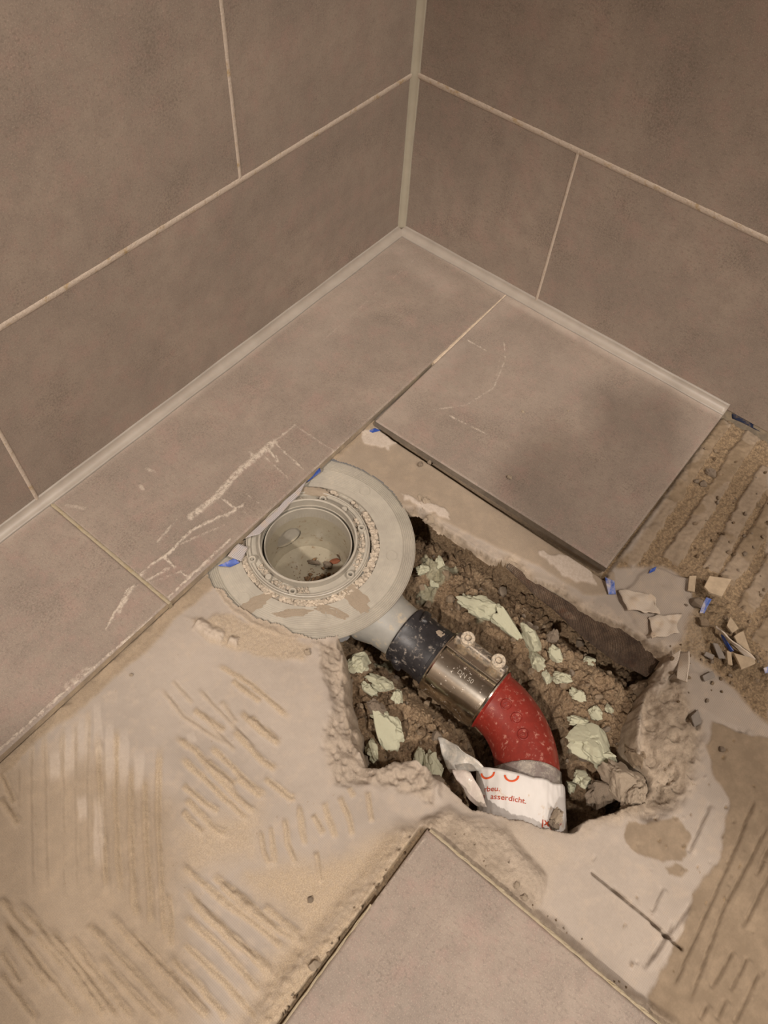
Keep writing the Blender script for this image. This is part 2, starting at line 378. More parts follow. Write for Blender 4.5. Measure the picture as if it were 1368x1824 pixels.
for k in range(6): LR.append((0.001, 0.6, 0.504 + 0.3 * k + g, 0.504 + 0.3 * (k + 1) - g)); LR.append((0.6 + 2 * g, 1.8, 0.504 + 0.3 * k + g, 0.504 + 0.3 * (k + 1) - g))
wl = wall('wall_left', 'y', LR, 1.8)
joints(wl, [(0.0, H, 1.3, H, 0.0088), (0.272, H, 0.272, 0.505, 0.0060), (0.580, 0.0, 0.580, H, 0.0056)], 'y', 3)
RR = [(0.001, 0.213 - g, 0.001, H - g), (0.213 + g, 0.813 - g, 0.001, H - g), (0.813 + g, 1.6, 0.001, H - g), (0.001, 0.513, H + g, 0.504 - g), (0.513 + 2 * g, 1.6, H + g, 0.504 - g)]
for k in range(6): RR.append((0.001, 0.8, 0.504 + 0.3 * k + g, 0.504 + 0.3 * (k + 1) - g)); RR.append((0.8 + 2 * g, 1.6, 0.504 + 0.3 * k + g, 0.504 + 0.3 * (k + 1) - g))
wr = wall('wall_right', 'x', RR, 1.6)
joints(wr, [(0.0, H, 1.1, H, 0.0092), (0.213, 0.0, 0.213, H, 0.0048)], 'x', 11)
M_plaster = simple('painted_plaster', (150, 140, 128), .9, nsc=80, var=.04, bst=.1)
for nm, b_ in (('wall_back', (2.6, 2.64, -.03, 2.44, -.12, 2.42)), ('wall_side', (-.03, 2.64, 2.4, 2.44, -.12, 2.42)), ('ceiling', (-.03, 2.64, -.03, 2.44, 2.38, 2.42))):
    bm = bmesh.new(); box(bm, *b_); o = from_bm(nm, bm, M_plaster); o['kind'] = 'structure'
for nm, ax, b_ in (('wall_left', 0, (1.8, 2.6, -.03, 0, -.12, 2.38)), ('wall_right', 0, (-.03, 0, 1.6, 2.4, -.12, 2.38))):
    bm = bmesh.new(); box(bm, *b_); o = from_bm(nm, bm, M_tile); o['kind'] = 'structure'
# silicone fillets
def fillet(name, p0, p1, e1, e2, r, mat, seed):
    p0 = np.array(p0, float); p1 = np.array(p1, float); e1 = np.array(e1, float); e2 = np.array(e2, float)
    L = np.linalg.norm(p1 - p0); n = int(L / 0.004); rows = []; V = []; Fc = []
    for i in range(n + 1):
        t = i / n; rr = r * (1 + 0.12 * mn.noise((t * L * 14, seed, 0))); c = p0 + (p1 - p0) * t
        prof = [(0, rr * 1.05)] + [(rr * (1 - math.cos(a)) * 0.86 + 0.0003, rr * (1 - math.sin(a)) * 0.86 + 0.0003) for a in np.linspace(0.18, math.pi / 2 - .18, 6)] + [(rr * 1.05, 0), (-0.002, -0.002)]
        for a, b in prof: V.append(c + e1 * a + e2 * b)
    m = 9
    for i in range(n):
        for k in range(m): Fc.append((i * m + k, i * m + (k + 1) % m, (i + 1) * m + (k + 1) % m, (i + 1) * m + k))
    o = from_arr(name, V, Fc, mat); bm = bmesh.new(); bm.from_mesh(o.data)
    bmesh.ops.holes_fill(bm, edges=[e for e in bm.edges if e.is_boundary]); bmesh.ops.recalc_face_normals(bm, faces=bm.faces); bm.to_mesh(o.data); bm.free()
    o['kind'] = 'structure'; return o
fillet('trim_1', (0, 0, 0.004), (0, 0, 2.4), (1, 0, 0), (0, 1, 0), 0.0074, M_silg, 1)
fillet('trim_2', (0.0, 0, 0), (1.2, 0, 0), (0, 1, 0), (0, 0, 1), 0.0098, M_sil, 2)
fillet('trim_3', (0, 0.0, 0), (0, 0.474, 0), (1, 0, 0), (0, 0, 1), 0.0098, M_sil, 3)

# ------------------------------------------------------------------ floor tiles
def floor_tile(label, poly, body=None, smears=(), hazes=(), step=0.0012, th=0.009):
    poly = np.array(poly); c = poly.mean(0)
    o = empty('floor_tile', (c[0], c[1], -th), label, 'tile', None)
    # body: slightly inset slab
    bm = bmesh.new(); vs = [bm.verts.new((x, y, -th)) for x, y in poly]; f = bm.faces.new(vs)
    r = bmesh.ops.extrude_face_region(bm, geom=[f]); bmesh.ops.translate(bm, verts=[v for v in r['geom'] if isinstance(v, bmesh.types.BMVert)], vec=(0, 0, th - 0.0012))
    from_bm('tile_body', bm, body or M_body, o)
    # glazed face as a fine grid mapped on the quad
    q = poly; n1 = int(np.linalg.norm(q[1] - q[0]) / step); n2 = int(np.linalg.norm(q[3] - q[0]) / step)
    u, v = np.meshgrid(np.linspace(0, 1, n1 + 1), np.linspace(0, 1, n2 + 1))
    X = (q[0][0] * (1 - u) + q[1][0] * u) * (1 - v) + (q[3][0] * (1 - u) + q[2][0] * u) * v
    Y = (q[0][1] * (1 - u) + q[1][1] * u) * (1 - v) + (q[3][1] * (1 - u) + q[2][1] * u) * v
    L1 = np.linalg.norm(q[1] - q[0]); L2 = np.linalg.norm(q[3] - q[0])
    ed = np.minimum(np.minimum(u, 1 - u) * L1, np.minimum(v, 1 - v) * L2)
    Z = -0.0012 * (1 - sstep(0, step * 0.9, ed)) ; sm = np.zeros(X.shape); hz = np.zeros(X.shape)
    for pl, wd, st in smears:
        pl = PP(pl, 0.0); d, t = dline(X, Y, pl)
        d = d + 0.0012 * fbm(X * 260, Y * 260, 5, 3)
        sm = np.maximum(sm, st * (1 - sstep(wd * 0.35, wd, d)))
    for kind, dat, wd, st in hazes:
        if kind == 'l': d, t = dline(X, Y, PP(dat, 0.0))
        else: d = sdf(X, Y, PP(dat, 0.0))
        hz = np.maximum(hz, st * (1 - sstep(0, wd, d)))
    Z = Z + 0.0003 * sm
    o2 = grid('glazed_face', X, Y, Z, None, M_tile, {'smear': sm, 'haze': hz}, o)
    return o
smA = [([(525, 757), (590, 800), (600, 806)], 0.0016, 0.5), ([(525, 757), (487, 787)], 0.0022, 0.6), ([(487, 787), (455, 815), (420, 845), (385, 885), (340, 920)], 0.0055, 0.9),
       ([(487, 787), (540, 835)], 0.0013, 0.8), ([(478, 800), (495, 822), (492, 812)], 0.0016, 1.0), ([(470, 812), (512, 850)], 0.0012, 0.6), ([(455, 815), (445, 806)], 0.003, .7),
       ([(398, 890), (420, 905), (432, 900)], 0.002, .9), ([(340, 945), (370, 930), (420, 908), (405, 918)], 0.0022, 1.0), ([(340, 945), (300, 985), (270, 1005), (250, 1025)], 0.002, .95),
       ([(292, 992), (312, 1010)], 0.0018, 1.), ([(315, 925), (280, 965)], 0.0016, .6), ([(330, 1015), (260, 1040)], 0.001, .5), ([(300, 1012), (268, 1030), (252, 1038)], 0.0018, .8), ([(322, 1018), (336, 1030)], 0.0012, .9),
       ([(400, 935), (340, 960), (310, 975)], 0.0012, .6), ([(380, 880), (440, 915)], 0.0009, .5), ([(440, 880), (460, 895)], .0009, .5),
       ([(663, 748), (600, 800), (560, 835)], 0.0016, .6), ([(410, 960), (330, 1035), (300, 1062)], 0.0016, .9), ([(370, 1000), (340, 1025)], 0.003, .6),
       ([(740, 460), (560, 620)], .0009, .3), ([(250, 865), (255, 870)], .003, .6), ([(120, 900), (150, 905)], .003, .45), ([(262, 835), (275, 840)], .003, .6)]
hzA = [('l', [(718, 412), (400, 660), (0, 958)], 0.012, .55), ('l', [(718, 412), (900, 525)], 0.012, .6), ('l', [(660, 460), (600, 560), (540, 640)], 0.05, .25), ('l', [(480, 500), (700, 440), (790, 510)], .03, .3)]
e = 0.0008
qa = P(663, 745, 0)
A_in = 0.006; Wy = 0.1762
floor_tile('long taupe floor tile along left wall with plaster smears, reaching the corner',
           [(0.007, 0.007), (0.5715, 0.007), (0.5715, Wy), (0.007, Wy)], smears=smA, hazes=hzA)
smB = [([(240, 1042), (215, 1075), (195, 1108)], 0.0022, 1.0), ([(232, 1052), (212, 1090)], .0028, .8), ([(228, 1048), (208, 1085), (188, 1122)], .0012, .9), ([(245, 1040), (222, 1068)], .0015, .6),
       ([(295, 1082), (200, 1160), (100, 1245), (0, 1335)], 0.0016, .8), ([(160, 1190), (120, 1222)], 0.005, .45)]
floor_tile('taupe floor tile at left edge of the photo, beyond the joint with the smeared tile',
           [(0.5745, 0.007), (0.95, 0.007), (0.95, Wy), (0.5745, Wy)], smears=smB, hazes=[('l', [(90, 897), (0, 958)], 0.012, .55)])
ca = P(668, 749, 0)[:2]; cb = P(1081, 1011, 0)[:2]; cc = P(1289, 738, 0)[:2]; ce = P(897, 528, 0)[:2]
floor_tile('square taupe floor tile by the right wall, half in shadow',
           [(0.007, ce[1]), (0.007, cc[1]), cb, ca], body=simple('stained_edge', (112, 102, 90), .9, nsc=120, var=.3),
           smears=[([(765, 610), (700, 660)], .001, .6), ([(825, 602), (880, 632)], .001, .9), ([(890, 640), (885, 670)], .0008, .3), ([(770, 730), (830, 722), (880, 690), (900, 640), (898, 612)], .0012, .6), ([(800, 740), (870, 775)], .0009, .8)],
           hazes=[('l', [(897, 528), (1289, 738)], 0.014, .7), ('l', [(897, 528), (780, 640), (663, 745)], .05, .35), ('p', [(800, 560), (1050, 660), (900, 740), (760, 700)], .03, .15)])
XD, YD = P(761, 1477, 0)[:2]
floor_tile('taupe floor tile with its corner pointing at the hole, bottom of the photo',
           [(XD, YD), (XD + 0.33, YD), (XD + 0.33, YD + 0.32), (XD, YD + 0.32)], smears=[([(760, 1490), (620, 1665), (500, 1824)], .0011, .5)])
# grout left in the floor joints
def strip(name, p0, p1, wd, h0, h1, mat, seed, parent=None, kind='structure', rough=.3):
    p0 = np.array(p0, float); p1 = np.array(p1, float); L = np.linalg.norm(p1 - p0); n = max(3, int(L / 0.0025)); d = (p1 - p0) / L; nr = np.array([-d[1], d[0]])
    V = []; Fc = []
    for i in range(n + 1):
        t = i / n; c = p0 + d * t * L; q = t * L * 90
        for k, (u, top) in enumerate(((-1, 0), (-1, 1), (-.3, 1), (.3, 1), (1, 1), (1, 0))):
            ww = wd / 2 * (1 + rough * mn.noise((q, k, seed))); z = h0 if not top else h1 + 0.0012 * rough * mn.noise((q * 1.7, k * 2, seed)) - (0.0004 if abs(u) == 1 else 0)
            V.append((*(c + nr * u * ww), z))
    for i in range(n):
        for k in range(6): Fc.append((i * 6 + k, i * 6 + (k + 1) % 6, (i + 1) * 6 + (k + 1) % 6, (i + 1) * 6 + k))
    Fc.append((0, 1, 2, 5)); Fc.append((2, 3, 4, 5)); b = n * 6; Fc.append((b, b + 1, b + 2, b + 5)); Fc.append((b + 2, b + 3, b + 4, b + 5))
    o = from_arr(name, V, Fc, mat, parent, False)
    if kind: o['kind'] = kind
    return o
strip('trim_4', (0.573, 0.007), (0.573, 0.178), 0.0032, -0.009, 0.0001, M_fgrout, 4)
strip('trim_5', (0.008, (Wy + ce[1]) / 2), (0.165, (Wy + (ce[1] * .42 + ca[1] * .58)) / 2), 0.0034, -0.009, -0.0002, M_palelump, 5)
strip('trim_6', (XD - 0.0012, YD + 0.002), (XD - 0.0012, YD + 0.32), 0.0024, -0.009, -0.0006, M_fgrout, 6, rough=.6)
strip('trim_7', (XD + 0.07, YD - 0.0008), (XD + 0.33, YD - 0.0008), 0.0016, -0.009, -0.0006, M_fgrout, 7, rough=.6)

# ------------------------------------------------------------------ screed (the broken-open floor)
st = 0.0012
X, Y = np.meshgrid(np.arange(0.0, 0.96, st), np.arange(0.0, 0.84, st))
Z = np.full(X.shape, ZS) + 0.0007 * fbm(X * 22, Y * 22, 1, 4) + 0.00025 * fbm(X * 160, Y * 160, 2, 3)
wet_shade = np.zeros(X.shape); tan = np.zeros(X.shape); raw = np.zeros(X.shape); fab = np.full(X.shape, 0.5); crumb = np.zeros(X.shape); pale = np.zeros(X.shape)
def region(poly, soft=0.002, amp=0.004, sc=60, seed=0):
    n = amp * fbm(X * sc, Y * sc, seed, 4); return 1 - sstep(-soft, soft, sdf(X, Y, PP(poly)) + n)
grain = np.maximum(0, 0.55 - worley(X * 330, Y * 330, 3)[0]) / 0.55
grainb = np.maximum(0, 0.6 - worley(X * 150, Y * 150, 9)[0]) / 0.6 * (worley(X * 150, Y * 150, 9)[2] > 0.6)
# --- strip between the right tile and the hole
bs = region([(585, 830), (600, 800), (663, 745), (740, 790), (900, 895), (1095, 1020), (1100, 1060), (1040, 1060), (960, 1010), (880, 975), (745, 905), (690, 900), (600, 860)], .0015, .002, 50, 21)
wet_shade = np.maximum(wet_shade, bs * 0.45); tan = np.maximum(tan, bs * 0.35); Z += bs * 0.0015
pl_ = np.maximum(region([(640, 770), (670, 765), (705, 790), (690, 800), (650, 792)], .001, .004, 120, 22), region([(960, 985), (1000, 990), (1050, 1010), (1060, 1040), (1000, 1030)], .001, .005, 90, 23))
pl_ = np.maximum(pl_, region([(700, 870), (740, 890), (790, 905), (800, 925), (760, 912), (735, 900)], .001, .004, 120, 24))
pale = np.maximum(pale, pl_); Z += pl_ * 0.001
# --- right: adhesive, upper wide ridges
uz = region([(1100, 1010), (1295, 725), (1368, 765), (1368, 1290), (1260, 1190), (1230, 1040), (1180, 1010)], .003, .004, 40, 31)
wet_shade = np.maximum(wet_shade, uz * 1.0); fab *= (1 - uz)
def ridge(pl, wd, h, flat=0.5, seed=0, amp=0.0012, col=None, cst=1.0, fade=0.12, brk=0.0):
    global Z, tan, pale, crumb, wet_shade
    pl = PP(pl); pad = wd * 2 + 0.006
    x0, y0 = pl.min(0) - pad; x1, y1 = pl.max(0) + pad
    j0, j1 = max(0, int(x0 / st)), min(X.shape[1], int(x1 / st) + 2); i0, i1 = max(0, int(y0 / st)), min(X.shape[0], int(y1 / st) + 2)
    if j1 <= j0 or i1 <= i0: return
    s = np.s_[i0:i1, j0:j1]; xs, ys = X[s], Y[s]
    d, t = dline(xs + amp * fbm(xs * 110, ys * 110, seed, 3), ys + amp * fbm(xs * 110, ys * 110, seed + 5, 3), pl)
    wd = wd * (1 + .25 * fbm(xs * 60, ys * 60, seed + 3, 3)); f = (1 - sstep(wd * flat, wd * 1.05, d)) * sstep(0, fade, t) * sstep(0, fade, 1 - t)
    if brk: f = f * (1 - brk * sstep(0.0, 0.35, fbm(xs * 45, ys * 45, seed + 9, 3)))
    Z[s] += h * f * (1 + 0.25 * fbm(xs * 300, ys * 300, seed, 2))
    if col is not None:
        a = {'tan': tan, 'pale': pale, 'crumb': crumb, 'wet_shade': wet_shade}[col]; a[s] = np.maximum(a[s], np.minimum(1, f * 1.1) * cst)
wides = [([(1105, 1005), (1175, 900), (1240, 800), (1285, 745)], .015), ([(1190, 1005), (1262, 900), (1312, 812), (1345, 775)], .009), ([(1262, 1020), (1315, 925), (1368, 835)], .0085),
         ([(1290, 1040), (1350, 950), (1400, 860)], .0085), ([(1325, 1090), (1390, 980)], .009), ([(1350, 1150), (1420, 1050)], .009)]
for k, (pl, wd) in enumerate(wides): ridge(pl, wd, 0.0042, 0.86, 40 + k, .0016, None, fade=0.02, brk=0.25)
gr = uz * (Z < ZS + 0.0024); crumb = np.maximum(crumb, gr * 0.85); wet_shade *= (1 - 0.6 * gr); Z += gr * 0.0009 * grain + gr * grainb * .0022
pt = sstep(0.05, 0.12, fbm(X * 22, Y * 22, 77, 3)) * uz * (1 - gr); pale = np.maximum(pale, pt * 0.18)
# --- torn fleece area right of the metal strip
ff = region([(1100, 1060), (1160, 1010), (1235, 1035), (1230, 1110), (1215, 1150), (1180, 1150), (1130, 1110)], .002, .003, 60, 50)
fab = np.maximum(fab, ff); wet_shade *= (1 - ff); crumb *= (1 - ff); Z += ff * (0.0035 * np.maximum(0, fbm(X * 24, Y * 24, 51, 3)) + 0.002)
rr_ = region([(1200, 1160), (1230, 1100), (1245, 1030), (1300, 1080), (1368, 1190), (1368, 1230), (1290, 1200)], .004, .006, 50, 52)
crumb = np.maximum(crumb, rr_ * 0.5); tan = np.maximum(tan, rr_); wet_shade *= (1 - rr_); Z += rr_ * (0.0016 * grain + 0.003 * grainb + 0.0015 * fbm(X * 60, Y * 60, 53, 3))
f2 = region([(1165, 1225), (1210, 1190), (1368, 1240), (1368, 1320), (1300, 1290), (1200, 1240)], .002, .003, 60, 54)
fab = np.maximum(fab, f2 * 0.9); Z += f2 * 0.001
# --- right lower adhesive patches
w1 = region([(1268, 1285), (1368, 1318), (1420, 1330), (1420, 1900), (1150, 1900), (1150, 1790), (1195, 1700), (1215, 1640), (1240, 1590), (1275, 1540), (1292, 1470), (1298, 1430), (1268, 1380), (1258, 1330)], .0012, .006, 55, 60)
w2 = region([(1118, 1462), (1200, 1455), (1232, 1490), (1215, 1535), (1180, 1535), (1130, 1515), (1112, 1490)], .001, .006, 70, 61)
w2 = np.maximum(w2, region([(1185, 1545), (1205, 1540), (1225, 1550), (1215, 1565), (1190, 1560)], .001, .003, 90, 62))
wet_shade = np.maximum(wet_shade, np.maximum(w1 * 0.9, w2 * 0.85)); fab *= (1 - np.maximum(w1, w2)); pale *= (1 - w1)
Z += w1 * 0.001
groov = [[(1345, 1420), (1290, 1550), (1195, 1765)], [(1368, 1465), (1330, 1540), (1290, 1610), (1225, 1785)], [(1400, 1500), (1335, 1625), (1320, 1655)], [(1305, 1692), (1265, 1760)], [(1330, 1705), (1300, 1765)],
         [(1352, 1730), (1305, 1824)], [(1310, 1300), (1330, 1305)], [(1230, 1610), (1150, 1720)], [(1200, 1640), (1145, 1725)], [(1180, 1580), (1160, 1625)], [(1265, 1430), (1225, 1520)], [(1258, 1790), (1245, 1815)], [(1290, 1780), (1275, 1815)], [(1345, 1560), (1368, 1510)]]
for k, pl in enumerate(groov):
    ridge(pl, .0022, -0.0020, .2, 70 + k, .0008, None, fade=.06); ridge([(a + 7, b + 3) for a, b in pl], .0038, 0.0013, .3, 90 + k, .0008, None, fade=.1)
# bubbles and pits
rnd = random.Random(5)
for k in range(46):
    px, py = rnd.uniform(1150, 1368), rnd.uniform(1300, 1560)
    if k > 30: px, py = rnd.uniform(900, 1368), rnd.uniform(1480, 1824)
    r_ = rnd.uniform(.0012, .0032); ridge([(px, py), (px + 3, py + 3)], r_, rnd.choice((-.002, -.0015, .0018)), .2, 200 + k, .001, 'crumb' if k % 2 else None, .7, fade=.001)
# --- left: ridges of adhesive dusted with sand
D = (1368 / 640, 1000)
def c5(lst): return [(a / 2.1375, 1000 + b / 2.1375) for a, b in lst]
vert = [[(120, 640), (118, 900), (130, 1300)], [(165, 620), (175, 900), (180, 1300)], [(235, 610), (238, 850), (245, 1330)], [(285, 600), (288, 900), (290, 1310)], [(338, 540), (330, 850), (340, 1290)],
        [(375, 640), (388, 950), (408, 1290)], [(445, 620), (440, 900), (450, 1150), (462, 1310)], [(495, 760), (500, 1050), (512, 1300), (540, 1400)], [(548, 800), (560, 1080), (575, 1300), (575, 1430)],
        [(605, 690), (605, 1000), (618, 1250), (640, 1500)], [(75, 780), (72, 960)], [(640, 1260), (655, 1400), (650, 1480)]]
diag = [[(610, 480), (700, 590), (800, 660), (880, 705)], [(655, 450), (740, 545)], [(750, 480), (880, 620), (980, 730)], [(840, 530), (905, 620)], [(770, 590), (900, 730)], [(660, 660), (740, 720), (830, 820), (905, 900), (990, 975)],
        [(680, 740), (780, 830), (850, 900), (960, 1000)], [(690, 850), (780, 920), (840, 960)], [(700, 900), (830, 1030), (880, 1040)], [(915, 570), (990, 650), (1075, 700)], [(820, 390), (960, 470), (1110, 600)],
        [(670, 1140), (760, 1220), (850, 1290), (1000, 1400), (1110, 1500)], [(690, 1240), (800, 1350), (930, 1470), (1060, 1610)], [(690, 1340), (840, 1470), (1010, 1660)], [(680, 1440), (850, 1600), (1000, 1761)],
        [(640, 1500), (760, 1620), (880, 1761)], [(400, 1330), (520, 1470), (660, 1600), (820, 1761)], [(380, 1500), (460, 1600), (620, 1761)], [(330, 1380), (400, 1440)], [(260, 1420), (380, 1580), (520, 1761)],
        [(900, 1290), (1050, 1400), (1190, 1470)], [(1000, 1310), (1150, 1430)], [(900, 820), (1000, 900)], [(950, 590), (1060, 690)], [(780, 760), (900, 860)], [(730, 560), (860, 650)], [(1000, 820), (1100, 900), (1130, 900)], [(840, 1230), (960, 1330)],
        [(120, 1400), (260, 1560), (420, 1761)], [(20, 1380), (110, 1520), (200, 1640)], [(0, 1480), (90, 1620)], [(180, 1390), (300, 1530), (470, 1761)], [(0, 1280), (130, 1440)], [(0, 900), (75, 1010)], [(0, 800), (60, 930)], [(880, 450), (1000, 540)]]
diag += [[(330, 1380), (480, 1530), (700, 1761)], [(60, 1290), (220, 1470), (350, 1640), (440, 1761)], [(0, 1350), (150, 1530), (330, 1761)], [(0, 1560), (150, 1761)], [(720, 1290), (860, 1420), (1010, 1530), (1050, 1580)], [(640, 1560), (800, 1740)],
         [(480, 1400), (640, 1560), (760, 1690)], [(800, 1190), (930, 1290), (1080, 1420)], [(690, 950), (780, 1040)], [(880, 640), (1000, 760), (1060, 800)], [(800, 700), (950, 850), (1020, 900)]]
shrt = [[(995, 1020), (1005, 1100), (1030, 1165)], [(1030, 1000), (1040, 1080), (1050, 1165)], [(1080, 970), (1100, 1080), (1135, 1165)], [(1140, 920), (1145, 1000), (1165, 1090)], [(1185, 960), (1210, 1000), (1238, 1045)],
        [(1235, 910), (1255, 980), (1280, 1060)], [(1290, 890), (1320, 960), (1345, 1055)], [(1200, 1100), (1225, 1230)], [(1400, 870), (1420, 1000)], [(1330, 860), (1350, 900)]]
def trowel(lst, wd, h, sd, cst, side=1, fade=.12):
    for k, pl in enumerate(lst):
        q = c5(pl); q = [(a + rnd.uniform(-1.5, 1.5), b) for a, b in q]
        ridge(q, wd, h * (.6 if k % 4 == 1 else 1), .30, sd + k, .0007, 'tan', cst, fade=fade)
        ridge([(a + 3.2 * side, b - 2.2) for a, b in q], .0014, -.0012, .1, sd + 50 + k, .0008, None, fade=.2, brk=.6)
trowel(vert[:5] + vert[10:11], .0036, .0009, 300, .5); trowel(vert[5:10] + vert[11:], .0040, .0019, 1300, .95)
trowel(diag[:5], .0034, .0010, 340, .5); trowel(diag[5:], .0040, .0018, 1340, .95)
trowel(shrt, .0036, .0017, 1400, .85, fade=.15)
# pale flat bands between the upright ridges
for k, (a, b, c_, d_) in enumerate([(205, 700, 215, 850), (265, 600, 265, 850), (318, 560, 318, 780), (368, 480, 380, 800), (420, 560, 420, 900), (310, 880, 320, 1000), (375, 860, 380, 1200), (470, 600, 475, 900), (530, 700, 530, 900), (720, 640, 740, 700)]):
    ridge(c5([(a, b), (c_, d_)]), .0046, 0.0003, .6, 450 + k, .0008, 'pale', .5, fade=.35)
lo = region([(0, 1330), (120, 1230), (300, 1080), (395, 1000), (420, 1010), (330, 1090), (170, 1240), (60, 1330), (0, 1390)], .003, .005, 45, 80)
tan = np.maximum(tan, lo * .8); wet_shade = np.maximum(wet_shade, lo * .55); Z += lo * .0006 * grain
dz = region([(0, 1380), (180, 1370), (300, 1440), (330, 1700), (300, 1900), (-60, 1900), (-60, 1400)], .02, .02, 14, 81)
wet_shade = np.maximum(wet_shade, dz * .48); tan = np.maximum(tan, dz * .5)  # lower-left zone: dusty adhesive, browned further to paint in the shade falling there
tan = np.maximum(tan, region([(300, 1470), (460, 1440), (470, 1530), (330, 1560)], .012, .01, 30, 82) * .75)
tan = np.maximum(tan, region([(440, 1560), (560, 1530), (720, 1480), (700, 1540), (640, 1600), (560, 1700), (480, 1824), (420, 1824), (520, 1650)], .012, .01, 30, 83) * .95)
mound = region([(775, 1470), (760, 1500), (670, 1620), (590, 1730), (520, 1840), (440, 1840), (500, 1745), (560, 1680), (640, 1580), (715, 1480)], .012, .004, 40, 84)
Z += mound * (.0075 + .0012 * grain + .0022 * grainb * (Y < YD - .004))
tan = np.maximum(tan, mound)
d5 = region([(330, 1100), (380, 1095), (450, 1105), (510, 1130), (560, 1150), (540, 1180), (440, 1165), (370, 1150)], .003, .006, 50, 85); tan = np.maximum(tan, d5 * .8); Z += d5 * (0.001 * grain + .0035 * np.maximum(0, fbm(X * 50, Y * 50, 86, 3)))
ridge([(350, 1110), (375, 1130), (400, 1135)], .008, .004, .2, 87, .002, 'pale', .7, fade=.05); ridge([(410, 1140), (425, 1145)], .007, .004, .2, 88, .002, 'pale', .7, fade=.05)
# right of the pointing tile: rough mortar
d6 = region([(762, 1470), (800, 1440), (900, 1480), (960, 1560), (960, 1620), (1120, 1770), (1200, 1824), (1130, 1850), (880, 1630), (770, 1530)], .006, .006, 40, 89); raw = np.maximum(raw, d6 * .7); Z += d6 * (.0062 + .0012 * grain + .0022 * fbm(X * 55, Y * 55, 90, 4))
tan = np.maximum(tan, region([(790, 1480), (900, 1470), (1010, 1520), (960, 1600), (860, 1560)], .01, .01, 30, 91) * .4)
up_ = region([(395, 1010), (560, 1120), (620, 1200), (640, 1330), (760, 1360), (770, 1420), (560, 1440), (420, 1380), (300, 1300), (170, 1260)], .03, .02, 20, 93)
pale = np.maximum(pale, up_ * .3 * (1 - np.minimum(1, tan)))
pale = np.maximum(pale, region([(850, 1480), (1100, 1460), (1200, 1560), (1200, 1700), (1150, 1800), (950, 1600)], .02, .02, 20, 94) * .35 * (1 - w1) * (1 - w2))
# saw cut
ridge([(1052, 1553), (1100, 1590), (1160, 1640), (1217, 1693)], .0017, -.022, .6, 95, .0002, 'crumb', 1, fade=.05)
# rise towards the flange / mortar over its left side
FC = np.array([.4345, .2265]); rf = np.hypot(X - FC[0], Y - FC[1])
# --- the hole
HP = [(752, 905), (790, 935), (840, 968), (880, 990), (910, 998), (950, 1028), (1000, 1050), (1040, 1078), (1090, 1100), (1140, 1128), (1190, 1165), (1165, 1205), (1150, 1245), (1142, 1290), (1140, 1335), (1160, 1365), (1172, 1400), (1155, 1432),
      (1100, 1448), (1050, 1460), (1015, 1484), (985, 1478), (935, 1462), (880, 1448), (840, 1440), (815, 1420), (800, 1402), (775, 1385), (768, 1372), (740, 1352), (700, 1352), (672, 1368), (650, 1362), (632, 1325), (622, 1280), (608, 1220), (606, 1160), (600, 1120), (600, 1000), (700, 900)]
Xn = X + .0034 * fbm(X * 70, Y * 70, 100, 3); Yn = Y + .0034 * fbm(X * 70, Y * 70, 104, 3)
hs = sdf(Xn, Yn, PP(HP))
# slope width: wide on the left and on the right flank, sheer below the strip
def gauss(px, py, r): q = P(px, py, ZS); return np.exp(-((X - q[0]) ** 2 + (Y - q[1]) ** 2) / r ** 2)
sw = 0.004 + 0.020 * gauss(600, 1290, .05) + .012 * gauss(600, 1180, .03) + .016 * gauss(1190, 1330, .035) + .010 * gauss(1190, 1400, .03)
inner = np.clip(-hs, 0, None)
wallz = -(inner / sw) * 0.09
Z += np.where(hs < 0, wallz + 0.006 * fbm(X * 60, Y * 60, 107, 4) * sstep(0, .004, inner), 0)
chip = sstep(.012, 0, hs) * (.3 + .7 * sstep(-.2, .3, fbm(X * 30, Y * 30, 108, 3))) * (1 - .85 * bs)
slopeR = region([(1160, 1180), (1215, 1200), (1250, 1300), (1235, 1400), (1200, 1440), (1150, 1450), (1140, 1300)], .008, .008, 30, 110)
slopeL = region([(560, 1140), (610, 1140), (640, 1340), (720, 1350), (770, 1380), (775, 1440), (700, 1400), (600, 1390), (570, 1330), (590, 1250), (570, 1190)], .004, .006, 45, 111)
Z += slopeL * (.0028 * fbm(X * 70, Y * 70, 121, 4) - .002 * (worley(X * 110, Y * 110, 122)[0] < .25))
chip = np.maximum(chip, np.maximum(slopeR * .9, slopeL * .75)) * (hs > -.2)
raw = np.maximum(raw, chip); fab *= (1 - chip)
Z += chip * (.0022 * fbm(X * 90, Y * 90, 112, 4) + .0012 * grain + .0012 * grainb) - chip * .001
Z -= slopeR * .012 * sstep(.03, 0, hs) + .004 * slopeR * np.abs(fbm(X * 40, Y * 40, 113, 4)); Z += slopeR * (.004 * np.abs(fbm(X * 75, Y * 75, 117, 4)) - .003 * (worley(X * 60, Y * 60, 118)[0] < .3)); Z -= slopeL * .009 * sstep(.022, 0, hs)
ridge([(655, 1385), (700, 1362), (745, 1365), (768, 1400), (765, 1430)], .010, .007, .3, 115, .002, None, fade=.1)
ridge([(1165, 1230), (1185, 1205), (1200, 1175)], .007, .007, .3, 116, .002, 'pale', .5, fade=.05)
raw = np.maximum(raw, sstep(0, .001, inner))
dtop, _ = dline(X, Y, PP([(752, 905), (840, 968), (910, 998), (1000, 1050), (1090, 1100), (1185, 1160)]))
pz = (dtop < .018) & (hs < 0); Z = np.where(pz, ZS - .011 * sstep(0, .0018, inner) - .003 * sstep(0, .004, inner) + .0008 * fbm(X * 200, Y * 200, 109, 3), Z)
plate = pz & (inner > .0030 + .0015 * fbm(X * 70, Y * 70, 119, 3))
